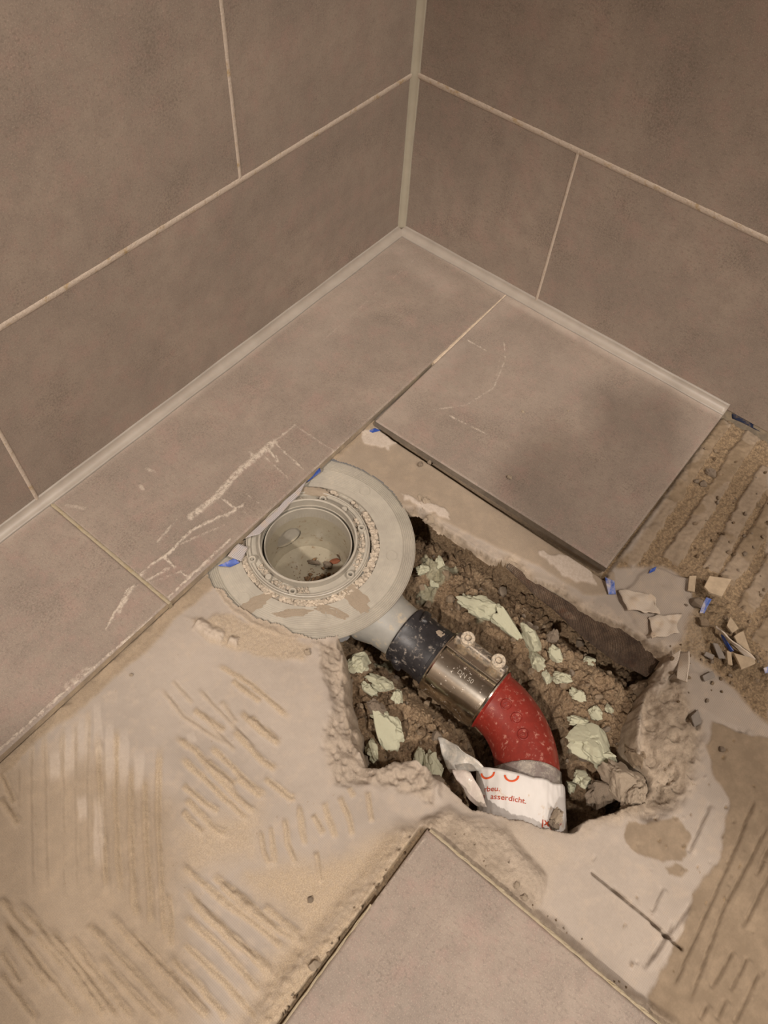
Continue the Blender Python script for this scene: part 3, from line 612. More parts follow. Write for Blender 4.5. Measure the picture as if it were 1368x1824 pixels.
# small chunk sockets on the right flank
for k, (px, py, rr) in enumerate([(1240, 1290, .010), (1225, 1275, .007), (1200, 1380, .008), (1180, 1400, .007), (1225, 1350, .005)]):
    ridge([(px, py), (px + 8, py + 4)], rr, -.005, .2, 120 + k, .003, None, fade=.001)
# gap along the left edge of the pointing tile, under tiles
gp = (np.abs(Y - (YD - .0028)) < .0026 + .0012 * fbm(X * 120, Y * 9, 130, 3)) & (X > XD - .002) & (X < XD + .3)
Z = np.where(gp, -.0125, Z); crumb = np.where(gp, .6, crumb)
under = ((Y < Wy + .001) | ((X < cb[0] + .001) & (Y > ca[1] - .004) & (Y < cb[1] + .002)) | ((X > XD) & (Y > YD)))
Z = np.where(under, np.minimum(Z, -.0105), Z)
# grooves beside laid tiles
near = sstep(.008, .001, Y - Wy) * (Y > Wy) * (X > cb[0]); tan = np.maximum(tan, near * .9); Z += near * .003 * sstep(-.2, .4, fbm(X * 40, Y * 40, 131, 3)) 
nc = sstep(.007, .002, X - cb[0]) * (X > cb[0] - .001) * (Y > ca[1] + .006) * (Y < cb[1] + .005); Z -= nc * .016 * sstep(0, .03, Y - ca[1]); Z = np.where(nc > 0, np.maximum(Z, -.028), Z); crumb = np.maximum(crumb, nc * .9 * sstep(.3, .8, nc))
nr_ = sstep(.006, .001, Y - cb[1]) * (Y > cb[1]) * (X < cb[0]); Z -= nr_ * .003; crumb = np.maximum(crumb, nr_)
# mortar lapping over the flange on its left; elsewhere nothing inside the flange circle
lap = sdf(Xn, Yn, PP([(330, 1180), (330, 1050), (372, 1040), (395, 1052), (420, 1078), (455, 1098), (495, 1108), (520, 1130), (560, 1140), (600, 1143), (600, 1250)]))
edge_in = rf < .1035 - .0010 * fbm(X * 60, Y * 60, 133, 3)
Zl = np.maximum(Z, -.0125) + .0012
Z = np.where(edge_in & (lap < 0), np.maximum(Z, -.0142 + .003 * sstep(0, .008, -lap) + .0006 * grain), Z)
tan = np.where(edge_in & (lap < 0), np.maximum(tan, .75), tan)
keep = ~(edge_in & (lap > 0)) & (Z > -.108) & ~plate
keep &= ~((np.abs(X - FC[0]) < .040) & (Y > FC[1]) & (Y < .36) & (Y > .326))
atr = {'wet_shade': wet_shade, 'tan': tan, 'raw': raw, 'fabric': np.clip(fab, 0, 1), 'crumb': np.clip(crumb, 0, 1), 'pale': pale}
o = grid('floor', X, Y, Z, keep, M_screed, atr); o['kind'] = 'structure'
ZSC = Z.copy()
def zat(x, y):
    i = int(round(y / st)); j = int(round(x / st)); return float(ZSC[min(max(i, 0), ZSC.shape[0] - 1), min(max(j, 0), ZSC.shape[1] - 1)])

for b_ in ((.96, 2.6, 0, 2.4, -.05, -.001), (0, .96, .84, 2.4, -.05, -.012)):
    bm = bmesh.new(); box(bm, *b_); o = from_bm('floor', bm, M_tile if b_[0] > .5 else M_screed); o['kind'] = 'structure'
# ------------------------------------------------------------------ rubble bed at the bottom of the hole
s2 = 0.001
X2, Y2 = np.meshgrid(np.arange(.25, .66, s2), np.arange(.24, .63, s2))
wd1, wd2, wid = worley(X2 * 95 + .5 * fbm(X2 * 50, Y2 * 50, 150, 3), Y2 * 95, 151)
wf1, wf2, wfid = worley(X2 * 240, Y2 * 240, 152)
soil = -.062 + .007 * fbm(X2 * 16, Y2 * 16, 153, 4)
soil += .0055 * (wid > .55) * sstep(0, .35, wd2 - wd1) + .0022 * sstep(0, .4, wf2 - wf1) * (wfid > .3)
soil += .0016 * fbm(X2 * 220, Y2 * 220, 154, 3)
pa = np.array([[.434, .30], [.434, .45], [.452, .495], [.60, .62]]); dp, _ = dline(X2 + .006, Y2, pa)
soil -= .034 * sstep(.062, .030, dp)
dst_, _ = dline(X2, Y2, PP([(760, 900), (910, 995), (1040, 1080), (1190, 1170)])); soil -= .022 * sstep(.030, .008, dst_)
grn = np.zeros(X2.shape)
for px, py, rr in [(775, 1010, .016), (760, 1045, .012), (745, 1080, .010), (800, 1000, .008), (1045, 1320, .016), (860, 1080, .010), (690, 1160, .010)]:
    q = P(px, py, -.055); dd = np.hypot(X2 - q[0], Y2 - q[1]) + .012 * fbm(X2 * 70, Y2 * 70, 155, 4); g_ = 1 - sstep(rr * .8, rr, dd); grn = np.maximum(grn, g_); soil += .003 * g_
o = grid('rubble_bed', X2, Y2, soil, ~((np.hypot(X2 - .4366, Y2 - .2258) < .0475) | ((Y2 < .30) & (np.abs(X2 - .4345) < .05))), M_soil, {'green': grn * .8})
tag(o, 'loose brown sandy rubble filling the bottom of the broken hole', 'rubble', kind='stuff')
def soilz(x, y):
    i = int(round((y - .24) / s2)); j = int(round((x - .25) / s2)); return float(soil[min(max(i, 0), soil.shape[0] - 1), min(max(j, 0), soil.shape[1] - 1)])

# ------------------------------------------------------------------ lumps, sheets
def lump_mesh(seed, sub=3, amp=.35, f=1.3, cut=0.0, cuts=5):
    bm = bmesh.new(); bmesh.ops.create_icosphere(bm, subdivisions=sub, radius=1.0); r = random.Random(seed)
    planes = [(Vector((r.gauss(0, 1), r.gauss(0, 1), r.gauss(0, 1))).normalized(), r.uniform(.5, .8)) for _ in range(cuts)]
    for v in bm.verts:
        p = v.co.copy(); k = 1 + amp * mn.fractal(p * f + Vector((seed * 7.3, seed, 0)), 1.0, 2.1, 4)
        q = p * k
        for n, d in planes:
            s = q.dot(n) - d
            if s > 0: q -= n * s * cut
        v.co = q
    me = bpy.data.meshes.new('lump'); bm.to_mesh(me); bm.free(); return me
def lump(name, px, py, z, size, mat, label, cat, seed, rot=None, group=None, sub=3, amp=.35, f=1.3, cut=.8, smooth=False, sink=.3, onbed=False, cuts=5, kind=None):
    q = P(px, py, z)
    if onbed: z = soilz(q[0], q[1]); q = P(px, py, z + size[2] * .5); z = soilz(q[0], q[1])
    me = lump_mesh(seed, sub, amp, f, cut, cuts); me.name = name; me.materials.append(mat)
    if smooth: me.polygons.foreach_set('use_smooth', [True] * len(me.polygons))
    o = bpy.data.objects.new(name, me); COL.objects.link(o); r = random.Random(seed)
    o.rotation_euler = rot or (r.uniform(-.4, .4), r.uniform(-.4, .4), r.uniform(0, 6.28)); o.scale = (size[0] / 2, size[1] / 2, size[2] / 2)
    o.location = (q[0], q[1], z + size[2] * (.5 - sink)); return tag(o, label, cat, group, kind)
def sheet(name, pts, mat, label, cat, th=.0008, curl=.002, seed=0, parent=None, n=7, group=None, fq=60, rag=.06):
    """thin torn sheet: pts = [(px,py,z)] quad corners (4) -> grid with ragged rim, solidified"""
    c = [P(a, b, z) for a, b, z in pts]; V = []; nn = n
    for j in range(nn + 1):
        for i in range(nn + 1):
            u, v = i / nn, j / nn; p = (c[0] * (1 - u) + c[1] * u) * (1 - v) + (c[3] * (1 - u) + c[2] * u) * v
            L = np.linalg.norm(c[1] - c[0]) + np.linalg.norm(c[3] - c[0])
            k = mn.noise_vector(Vector(p * fq) + Vector((seed * 3.1, 0, 0)))
            rim = 1.0 if (i in (0, nn) or j in (0, nn)) else .25
            p = p + np.array((k.x * rag * L * rim, k.y * rag * L * rim, k.z * curl)); V.append(p)
    Fc = [(j * (nn + 1) + i, j * (nn + 1) + i + 1, (j + 1) * (nn + 1) + i + 1, (j + 1) * (nn + 1) + i) for j in range(nn) for i in range(nn)]
    m = np.mean(V, 0); me_loc = Vector(m)
    o = from_arr(name, np.array(V) - m, Fc, mat); o.location = me_loc
    md = o.modifiers.new('thickness', 'SOLIDIFY'); md.thickness = th; md.offset = 0
    if parent: o.parent = parent; o.matrix_parent_inverse = Matrix.Translation(-parent.location)
    return tag(o, label, cat, group)
def shard(name, pts, z, th, mat, label, cat, tilt=(0, 0), bev=.0004, group=None, seed=0):
    W = np.array([P(a, b, z) for a, b in pts]); m = W.mean(0); bm = bmesh.new()
    vs = [bm.verts.new((p[0] - m[0], p[1] - m[1], 0)) for p in W]; f = bm.faces.new(vs)
    r = bmesh.ops.extrude_face_region(bm, geom=[f]); bmesh.ops.translate(bm, verts=[v for v in r['geom'] if isinstance(v, bmesh.types.BMVert)], vec=(0, 0, th))
    bmesh.ops.bevel(bm, geom=bm.edges[:], offset=bev, segments=1, affect='EDGES')
    bmesh.ops.subdivide_edges(bm, edges=bm.edges[:], cuts=1)
    for v in bm.verts: v.co += Vector(mn.noise_vector(v.co * 300 + Vector((seed, 0, 0)))) * .0004
    o = from_bm(name, bm, mat); o.location = (m[0], m[1], z); o.rotation_euler = (tilt[0], tilt[1], 0); return tag(o, label, cat, group)

# ------------------------------------------------------------------ shower drain
fx, fy = FC
dr = empty('shower_drain', (fx, fy, -.09), 'round grey plastic shower drain body set in the broken screed', 'drain')
FZ = -.0155
pf = [(.0615, FZ - .004), (.0615, FZ - .003), (.0695, FZ - .003), (.0698, FZ), (.074, FZ)]
r_ = .076
while r_ < .1045:                       # moulded concentric grooves
    deep = .0010 if r_ > .0925 else .00008
    pf += [(r_, FZ), (r_ + .0004, FZ - deep), (r_ + .0009, FZ - deep), (r_ + .0012, FZ)]; r_ += .0019
pf += [(.1052, FZ), (.1056, FZ - .0006), (.1056, FZ - .0035), (.0615, FZ - .0045)]
lathe('flange', pf, (fx, fy, 0), M_pl, dr, 220)
cx, cy = .4366, .2258
lathe('clamping_rim', [(.0570, -.020), (.0570, -.0118), (.0600, -.0118), (.0600, -.0102), (.0606, -.0098), (.0613, -.0102), (.0613, -.020)], (cx, cy, 0), M_pl, dr, 160)
lathe('rim_bed', [(.046, -.0145), (.062, -.0145), (.062, -.019), (.046, -.019)], (cx, cy, 0), M_pl, dr, 96)
lathe('outer_collar', [(.0468, -.030), (.0468, -.0052), (.0474, -.0046), (.0486, -.0046), (.0491, -.0052), (.0491, -.020)], (cx, cy, 0), M_pl, dr, 160)
lathe('inner_collar', [(.0425, -.030), (.0425, -.0148), (.0429, -.0143), (.0436, -.0143), (.0440, -.0148), (.0440, -.030)], (cx, cy, 0), M_pl, dr, 160)
lathe('collar_seat', [(.0425, -.0235), (.0472, -.0235), (.0472, -.027), (.0425, -.027)], (cx, cy, 0), M_pl, dr, 96)
# bowl with a round side opening
nt, nz = 240, 60; th = np.linspace(0, 2 * np.pi, nt, endpoint=False); zz = np.linspace(-.024, -.086, nz)
T, ZZ = np.meshgrid(th, zz); RRd = .0425 - .003 * sstep(-.07, -.086, ZZ)
hp = None
v_ = R.T @ np.array([(513 - 684) / F, (957 - 912) / F, 1.0])      # where the opening shows on the bowl's wall
aa = v_[0] ** 2 + v_[1] ** 2; o_ = CAM[:2] - np.array([cx, cy]); bb = 2 * (v_[:2] @ o_); c0 = o_ @ o_ - .0425 ** 2; tt = (-bb + math.sqrt(bb * bb - 4 * aa * c0)) / (2 * aa)
hp = CAM + tt * v_; ha = math.atan2(hp[1] - cy, hp[0] - cx) % (2 * math.pi); hz0 = min(hp[2], -.042)
dth = (T - ha + np.pi) % (2 * np.pi) - np.pi; hole = np.hypot(dth * .0425, ZZ - hz0) < .0155
VX = cx + RRd * np.cos(T); VY = cy + RRd * np.sin(T); idx = np.arange(nt * nz).reshape(nz, nt); Fc = []
for j in range(nz - 1):
    for i in range(nt):
        i2 = (i + 1) % nt
        if hole[j, i] and hole[j + 1, i] and hole[j, i2] and hole[j + 1, i2]: continue
        Fc.append((idx[j, i], idx[j, i2], idx[j + 1, i2], idx[j + 1, i]))
from_arr('bowl_wall', np.stack([VX, VY, ZZ], -1).reshape(-1, 3), Fc, M_plin, dr)
hd = (math.cos(ha), math.sin(ha), 0)
lathe('side_inlet', [(.0150, .0), (.0160, .0), (.0160, .030), (.0150, .030), (.0001, .030), (.0001, .029), (.0150, .029)], (cx + .0425 * hd[0], cy + .0425 * hd[1], hz0), M_plin, dr, 64, axis=hd)
lathe('bowl_floor', [(.0001, -.0845), (.003, -.0845), (.0045, -.0862), (.030, -.0856), (.0402, -.084), (.0402, -.089), (.0001, -.089)], (cx, cy, 0), M_plin, dr, 96)
lathe('bowl_shell', [(.0455, -.02), (.0455, -.088), (.042, -.090), (.0001, -.090)], (cx, cy, 0), M_pl, dr, 96)
for k, (px, py) in enumerate([(575, 889), (644, 940), (624, 1023), (521, 1053), (449, 996)]):
    q = P(px, py, -.0095); lathe('screw_boss', [(.0019, -.016), (.0019, -.0092), (.0023, -.0088), (.0036, -.0088), (.0040, -.0094), (.0040, -.018)], (q[0], q[1], 0), M_pl, dr, 40)
for px, py in [(613, 908), (478, 1028)]:
    q = P(px, py, -.010); lathe('locating_peg', [(.0001, -.0078), (.0026, -.0078), (.0031, -.0084), (.0034, -.018)], (q[0], q[1], 0), M_pl, dr, 32)
for px, py in [(650, 875), (698, 990), (590, 1093), (435, 1065)]:
    q = P(px, py, FZ); lathe('moulded_disc', [(.0001, FZ + .0002), (.0048, FZ + .0002), (.0050, FZ + .0005), (.0056, FZ + .0005), (.0058, FZ - .001)], (q[0], q[1], 0), M_pl, dr, 40)
AZ = -.055; ax_ = .4345
lathe('outlet_spout', [(.0225, 0), (.036, -.002), (.0365, .004), (.034, .018), (.0285, .034), (.0272, .05), (.0265, .075), (.0250, .075), (.0250, .0)], (ax_, .296, AZ), M_spout, dr, 96, axis=(0, 1, 0))
# debris in the groove and in the bowl
def crumbs(name, spots, label, cat, seed, mat=M_palelump):
    r = random.Random(seed); bm = bmesh.new()
    for x, y, z, s in spots:
        q = bmesh.ops.create_icosphere(bm, subdivisions=2 if s > .0022 else 1, radius=s, matrix=Matrix.Translation((x, y, z)) @ Matrix.Rotation(r.uniform(0, 6), 4, Vector((r.random(), r.random(), 1)).normalized()) @ Matrix.Diagonal((r.uniform(.7, 1.3), r.uniform(.6, 1.1), r.uniform(.5, .9), 1)))
        for v in q['verts']: v.co += Vector(mn.noise_vector(v.co * 420)) * s * .45
    o = from_bm(name, bm, mat); return tag(o, label, cat, kind='stuff')
r = random.Random(9); sp = []
for k in range(2600):
    a = math.radians(r.uniform(-75, 165)) if r.random() < .85 else math.radians(r.uniform(-180, 180))
    rr = r.uniform(.0625, .0685) if r.random() < .7 else r.uniform(.0505, .0565)
    c_ = (fx, fy) if rr > .06 else (cx, cy); dens = .5 + .5 * math.sin(a * 3 + 1)
    if rr < .06 and (dens < .45 or any(math.hypot(c_[0] + rr * math.cos(a) - P(u_, v2, -.0095)[0], c_[1] + rr * math.sin(a) - P(u_, v2, -.0095)[1]) < .0052 for u_, v2 in ((575, 889), (644, 940), (624, 1023), (521, 1053), (613, 908), (478, 1028)))): continue
    s = r.choice((.0005, .0007, .0009, .0012, .0018, .0027)) * (1 if rr > .06 else .8); sp.append((c_[0] + rr * math.cos(a), c_[1] + rr * math.sin(a), (-.0178 if rr > .06 else -.0142) + s * .35, s))
crumbs('mortar_crumbs', sp, 'pale mortar crumbs packed in the groove around the drain rim', 'crumbs', 1, simple('groove_mortar', (178, 165, 148), .95, nsc=380, var=.25, bst=.9, bd=.001))
sp = []
for k in range(520):
    t = r.gauss(0, 1); x = cx + .006 + r.gauss(0, .010); y = cy + .022 + r.gauss(0, .010)
    if math.hypot(x - cx, y - cy) < .037: s = r.choice((.0006, .0008, .0012, .0018, .0026)); sp.append((x, y, -.0845 + s * .4, s))
for k in range(60):
    a = r.uniform(0, 6.28); q = r.uniform(0, .036); s = r.choice((.0005, .0007)); sp.append((cx + q * math.cos(a), cy + q * math.sin(a), -.0852 + s * .3, s))
crumbs('drain_debris', sp, 'brown grit lying on the floor of the drain bowl', 'debris', 2, simple('brown_grit', (118, 92, 66), .95, nsc=300, var=.3))
lump('brick_chip', 597, 1000, -.085, (.012, .008, .005), simple('brick_red', (150, 92, 66), .9, nsc=300), 'reddish brick chip at the right side of the drain bowl floor', 'chip', 31)
lump('mortar_chip', 585, 1008, -.085, (.013, .008, .005), M_stone, 'grey brown mortar chip in the drain bowl beside the brick chip', 'chip', 35)
lump('mortar_chip', 560, 1003, -.085, (.016, .006, .005), M_stone, 'long curled mortar chip lying in the middle of the drain bowl', 'chip', 33)
lump('mortar_chip', 611, 990, -.085, (.016, .012, .009), simple('dark_chip', (92, 74, 56), .9, nsc=300), 'dark brown chunk under the drain bowl rim at its right', 'chip', 34)
# curved screed slab piece at the top of the rim
lump('mortar_lump', 556, 876, -.014, (.036, .013, .009), M_palelump, 'oblong tan mortar piece lying on top of the drain rim', 'mortar', 36, rot=(0, 0, math.radians(112)), sub=4, amp=.2, cut=.95)

# ------------------------------------------------------------------ coupling: rubber sleeve and steel clamp
rs = empty('rubber_sleeve', (ax_, .345, AZ - .03), 'dusty black rubber sleeve between grey drain spout and steel clamp', 'rubber sleeve')
lathe('sleeve_body', [(.0262, 0), (.0295, 0), (.0305, .0015), (.0300, .004), (.0290, .006), (.0288, .030), (.0296, .034), (.0292, .044), (.0262, .046)], (ax_, .350, AZ), M_rub, rs, 128, axis=(0, 1, 0))
lathe('sleeve_collar', [(.0290, 0), (.0303, .0006), (.0307, .004), (.0296, .0052), (.0285, .0052)], (ax_, .3895, AZ), M_rub, rs, 128, axis=(0, 1, 0))
def rad(px, py, r0, lift=0):      # point on the pipe's cylinder seen at a pixel
    v = R.T @ np.array([(px - 684) / F, (py - 912) / F, 1.0]); o = CAM - np.array([ax_, 0, AZ])
    a = v[0] ** 2 + v[2] ** 2; b = 2 * (v[0] * o[0] + v[2] * o[2]); c = o[0] ** 2 + o[2] ** 2 - r0 ** 2; D_ = b * b - 4 * a * c
    if D_ < 0: D_ = 0
    t = (-b - math.sqrt(D_)) / (2 * a); return CAM + t * v
for px, py, lab in [(758, 1101, 'ear'), (706, 1182, 'ear')]:
    q = rad(px, py, .029); bm = bmesh.new(); box(bm, -.0095, .0095, -.0045, .0045, -.0035, .0035, .003, 3)
    d = Vector((q[0] - ax_, 0, q[2] - AZ)).normalized(); mt = d.to_track_quat('Z', 'Y').to_matrix().to_4x4(); bmesh.ops.transform(bm, matrix=Matrix.Translation(Vector(q)) @ mt @ Matrix.Rotation(.25, 4, 'Z') @ Matrix.Rotation(math.pi / 2, 4, 'Z'), verts=bm.verts)
    from_bm('sleeve_lug', bm, M_rub, rs, True)
lump('plaster_splash', 784, 1128, -.03, (.010, .0075, .0012), M_palelump, 'x', 'x', 40, sub=3, amp=.6)
ps = bpy.context.scene.objects['plaster_splash']; q = rad(785, 1129, .0291); d = Vector((q[0] - ax_, 0, q[2] - AZ)).normalized()
ps.location = q; ps.rotation_euler = d.to_track_quat('Z', 'Y').to_euler(); del ps['label'], ps['category']; ps.parent = rs; ps.matrix_parent_inverse = Matrix.Translation(-rs.location); ps['label'] = 'pale plaster splash'
cl = empty('pipe_clamp', (ax_, .425, AZ - .03), 'shiny stainless steel pipe clamp band joining black sleeve and red pipe', 'clamp')
y0, y1 = .3945, .4555
lathe('steel_band', [(.0320, 0), (.0344, -.0004), (.0349, .001), (.0335, .0022), (.0335, y1 - y0 - .0022), (.0349, y1 - y0 - .001), (.0344, y1 - y0 + .0004), (.0318, y1 - y0)], (ax_, y0, AZ), M_steel, cl, 160, axis=(0, 1, 0))
# bolt housing on the upper right flank of the band
q1 = rad(853, 1138, .034); q2 = rad(897, 1173, .034)
angc = math.atan2(q1[2] - AZ, q1[0] - ax_)
angc = math.radians(118)
hb = Vector((math.cos(angc), 0, math.sin(angc))); tg = Vector((math.sin(angc), 0, -math.cos(angc)))   # outward / tangential (towards camera side)
def on(yv, out, tan_): return Vector((ax_, yv, AZ)) + hb * out + tg * tan_
def obox(name, yc, out, tn, sy, so, stn, mat, parent, bev=.001):
    bm = bmesh.new(); box(bm, -stn / 2, stn / 2, -sy / 2, sy / 2, -so / 2, so / 2, bev, 2)
    m = Matrix((tg, Vector((0, 1, 0)), hb)).transposed().to_4x4(); bmesh.ops.transform(bm, matrix=Matrix.Translation(on(yc, out, tn)) @ m, verts=bm.verts); return from_bm(name, bm, mat, parent, False)
obox('housing', (y0 + y1) / 2, .0368, -.001, y1 - y0 - .004, .0075, .010, M_steelr, cl, .002)
obox('housing_flange', (y0 + y1) / 2, .0346, .010, y1 - y0 - .003, .0014, .016, M_steel, cl, .0004)
for k, yc in enumerate((y0 + .013, y1 - .013)):
    b_ = bpy.data.objects.new('clamp_bolt', None)
    ctr = on(yc, .0412, .0); hdv = (hb * .8 + tg * .45).normalized()
    o1 = lathe('bolt_head', [(.0032, .0035), (.0035, .0042), (.0062, .0042), (.0068, .0036), (.0068, -.003)], ctr, M_bolt, cl, 48, axis=hdv)
    lathe('hex_socket', [(.0001, .0012), (.0034, .0012), (.0034, .0040)], ctr, M_dark if False else M_bolt, o1, 6, axis=hdv, smooth=False)
bpy.data.objects.remove(bpy.data.objects['clamp_bolt']) if 'clamp_bolt' in bpy.data.objects else None
for b_ in [b for b in bpy.data.objects if b.name.startswith('clamp_bolt')]: bpy.data.objects.remove(b_)
def text_mesh(s, size, ext=.0001):
    cu = bpy.data.curves.new('t', 'FONT'); cu.body = s; cu.size = size; cu.align_x = 'CENTER'; cu.align_y = 'CENTER'; cu.resolution_u = 3; cu.extrude = ext
    ob = bpy.data.objects.new('t', cu); COL.objects.link(ob); bpy.context.view_layer.update()
    me = bpy.data.meshes.new_from_object(ob); bpy.data.objects.remove(ob); return me
def wrap_text(name, s, size, fn, mat, parent, flip=False, rot=0.0):
    me = text_mesh(s, size); bm = bmesh.new(); bm.from_mesh(me)
    bmesh.ops.subdivide_edges(bm, edges=[e for e in bm.edges if e.calc_length() > .003], cuts=1)
    for v in bm.verts:
        x, y = v.co.x, v.co.y
        if rot: x, y = x * math.cos(rot) - y * math.sin(rot), x * math.sin(rot) + y * math.cos(rot)
        v.co = Vector(fn(x, y, v.co.z))
    return from_bm(name, bm, mat, parent)
# stamped size and rating plate: local x = along +y (pipe), local y = towards -x over the top
def onband(y_, a_deg, r0=.0336):
    def f(x, y, z):
        a = math.radians(a_deg) + y / r0; r = r0 + max(z, 0) + .00005
        return (ax_ + r * math.cos(a), y_ + x, AZ + r * math.sin(a))
    return f
M_stamp = simple('stamped_mark', (150, 142, 130), .5, var=.1, bst=0, Metallic=.4)
wrap_text('stamped_text', 'DN 50', .0062, onband(.427, 72), M_stamp, cl)
bm = bmesh.new(); box(bm, -.0125, .0125, -.0042, .0042, 0, .0002)
bmesh.ops.subdivide_edges(bm, edges=bm.edges[:], cuts=6, use_grid_fill=True)
fn = onband(.420, 99, .0337)
for v in bm.verts: v.co = Vector(fn(v.co.x, v.co.y, v.co.z + .0002))
from_bm('rating_plate', bm, simple('etched_plate', (120, 114, 106), .5, nsc=900, var=.5, dust=.3, Metallic=.6), cl)

# ------------------------------------------------------------------ red cast-iron elbow
rd = empty('red_drain_pipe', (ax_, .47, AZ - .03), 'red painted cast iron drain elbow running down out of the steel clamp', 'pipe')
RB = .079; PR = .0292
path = [(ax_, y1 - .012, 0)]
for t in np.linspace(0, math.radians(57), 26): path.append((ax_ + RB * (1 - math.cos(t)), y1 - .002 + RB * math.sin(t), t))
ex, ey, et = path[-1]; path.append((ex + .075 * math.sin(et), ey + .075 * math.cos(et), et))
def tube(name, pth, r0, mat, parent, seg=96):
    V = []; Fc = []; n = len(pth)
    for i, (x, y, t) in enumerate(pth):
        u = np.array((math.cos(t), -math.sin(t), 0))
        for a in np.linspace(0, 2 * math.pi, seg, endpoint=False): V.append(np.array((x, y, AZ)) + r0 * (u * math.cos(a) + np.array((0, 0, 1)) * math.sin(a)))
    for i in range(n - 1):
        for k in range(seg): Fc.append((i * seg + k, i * seg + (k + 1) % seg, (i + 1) * seg + (k + 1) % seg, (i + 1) * seg + k))
    return from_arr(name, V, Fc, mat, parent)
tube('elbow_body', path, PR, M_red, rd)
lathe('pipe_lip', [(.0318, -.001), (.0316, .0004), (.0300, .002), (.0290, .003)], (ax_, y1, AZ), M_redm, rd, 96, axis=(0, 1, 0))
def hit_tube(px, py, r0):
    v = R.T @ np.array([(px - 684) / F, (py - 912) / F, 1.0]); best = None
    for t in np.arange(.4, 1.2, .0004):
        p = CAM + t * v
        for i in range(len(path) - 1):
            a = np.array((path[i][0], path[i][1], AZ)); b = np.array((path[i + 1][0], path[i + 1][1], AZ)); s = np.clip((p - a) @ (b - a) / ((b - a) @ (b - a)), 0, 1); c = a + s * (b - a)
            if np.linalg.norm(p - c) < r0: return p, c
    return p, c
for k, ((px, py), ch) in enumerate(zip([(902, 1255), (920, 1279), (932, 1308)], ['H', 'D', 'B'])):
    p, c = hit_tube(px, py, PR); n = Vector(p - c).normalized()
    ring = lathe('embossed_ring', [(.0038, -.002), (.0040, .0007), (.0046, .0011), (.0052, .0007), (.0055, -.002)], p, M_redm, rd, 40, axis=n)
    me = text_mesh(ch, .0058, .0005); mt = n.to_track_quat('Z', 'Y').to_matrix().to_4x4(); me.transform(Matrix.Translation(Vector(p) + n * .0003) @ mt @ Matrix.Rotation([2.2, 2.6, 3.0][k] , 4, 'Z'))
    link('embossed_letter', me, M_redm, ring)

# clear tape and white printed wrap round the pipe's end
dv = np.array((math.sin(et), math.cos(et), 0)); uv_ = np.array((math.cos(et), -math.sin(et), 0)); up = np.array((0, 0, 1.0)); EP = np.array((ex, ey, AZ))
def sleeve(name, r_fn, s0_fn, s1_fn, a0, a1, mat, parent, na=90, ns=24, th=.0005):
    V = []; Fc = []
    for i in range(na + 1):
        a = a0 + (a1 - a0) * i / na
        for j in range(ns + 1):
            w_ = j / ns; s = s0_fn(a) * (1 - w_) + s1_fn(a) * w_; rr = r_fn(a, w_)
            V.append(EP + dv * s + rr * (uv_ * math.cos(a) + up * math.sin(a)))
    for i in range(na):
        for j in range(ns): k = i * (ns + 1) + j; Fc.append((k, k + 1, k + ns + 2, k + ns + 1))
    o = from_arr(name, V, Fc, mat, parent)
    md = o.modifiers.new('thickness', 'SOLIDIFY'); md.thickness = th; md.offset = 0; return o
# angles: 0 = +u side (towards +x,-y : left of the picture), 90 = top, 180 = right of the picture
tp = empty('clear_tape', tuple(EP), 'clear glossy tape band round the red pipe above the white wrap', 'tape')
sleeve('tape_band', lambda a, w_: .0302 + .0005 * mn.noise((a * 6, w_ * 4, 1)), lambda a: -.002 + .001 * math.sin(a * 3), lambda a: .02, -.5, math.pi + .5, M_film, tp, 120, 10)
wrp = empty('white_wrap', tuple(EP + dv * .03), 'white paper wrap with orange print round the pipe end', 'wrap')
def rw(a, w_):
    return .0325 + .0035 * w_ + .0150 * (max(0, math.cos(a)) ** 2) * (1 - .6 * w_) + .0010 * mn.noise((a * 2.2, w_ * 2.5, 3)) + .0006 * mn.noise((a * 9, w_ * 5, 4))
W0 = lambda a: .0035 + .0085 * max(0, math.sin(a)) - .003 * math.cos(a) + .0012 * mn.noise((a * 3, 7, 0)) + (.001 if a > 2 else 0)
W1 = lambda a: .082 + .001 * mn.noise((a * 4, 9, 0))
sleeve('wrap_sheet', rw, W0, W1, .12, math.pi + .6, M_wrap, wrp, 120, 30)
def onwrap(s_, a_deg, off=.0009):
    def f(x, y, z):
        # local x runs to the right of the picture (rising angle), local y up the picture (towards the clamp)
        a = math.radians(a_deg) + x / .035; s = s_ - y; w_ = min(1, max(0, (s - W0(a)) / (W1(a) - W0(a)))); rr = rw(a, w_) + off
        p = EP + dv * s + rr * (uv_ * math.cos(a) + up * math.sin(a)); return tuple(p)
    return f
wrap_text('printed_text', 'asserdicht.', .0064, onwrap(.032, 55), M_ink, wrp, rot=-.12)
wrap_text('printed_text', 'rbeu.', .0062, onwrap(.024, 34), M_ink, wrp, rot=-.05)
wrap_text('printed_text', 'm', .0060, onwrap(.029, 21), M_ink, wrp)
wrap_text('printed_text', 'TxI', .0095, onwrap(.050, 108), M_ink, wrp, rot=math.pi - .12)
wrap_text('printed_text', '®', .0065, onwrap(.046, 128), M_ink, wrp, rot=-.1)
for ad, sx_ in ((28, .0095), (58, .0125)):
    bm = bmesh.new(); n = 24; vo = []; vi = []
    for i in range(n + 1):
        t = math.pi + math.pi * i / n; vo.append(bm.verts.new(onwrap(sx_, ad)(.0058 * math.cos(t), .0058 * math.sin(t), 0))); vi.append(bm.verts.new(onwrap(sx_, ad)(.0043 * math.cos(t), .0043 * math.sin(t), 0)))
    for i in range(n): bm.faces.new((vo[i], vo[i + 1], vi[i + 1], vi[i]))
    from_bm('printed_ring', bm, M_ink, wrp)
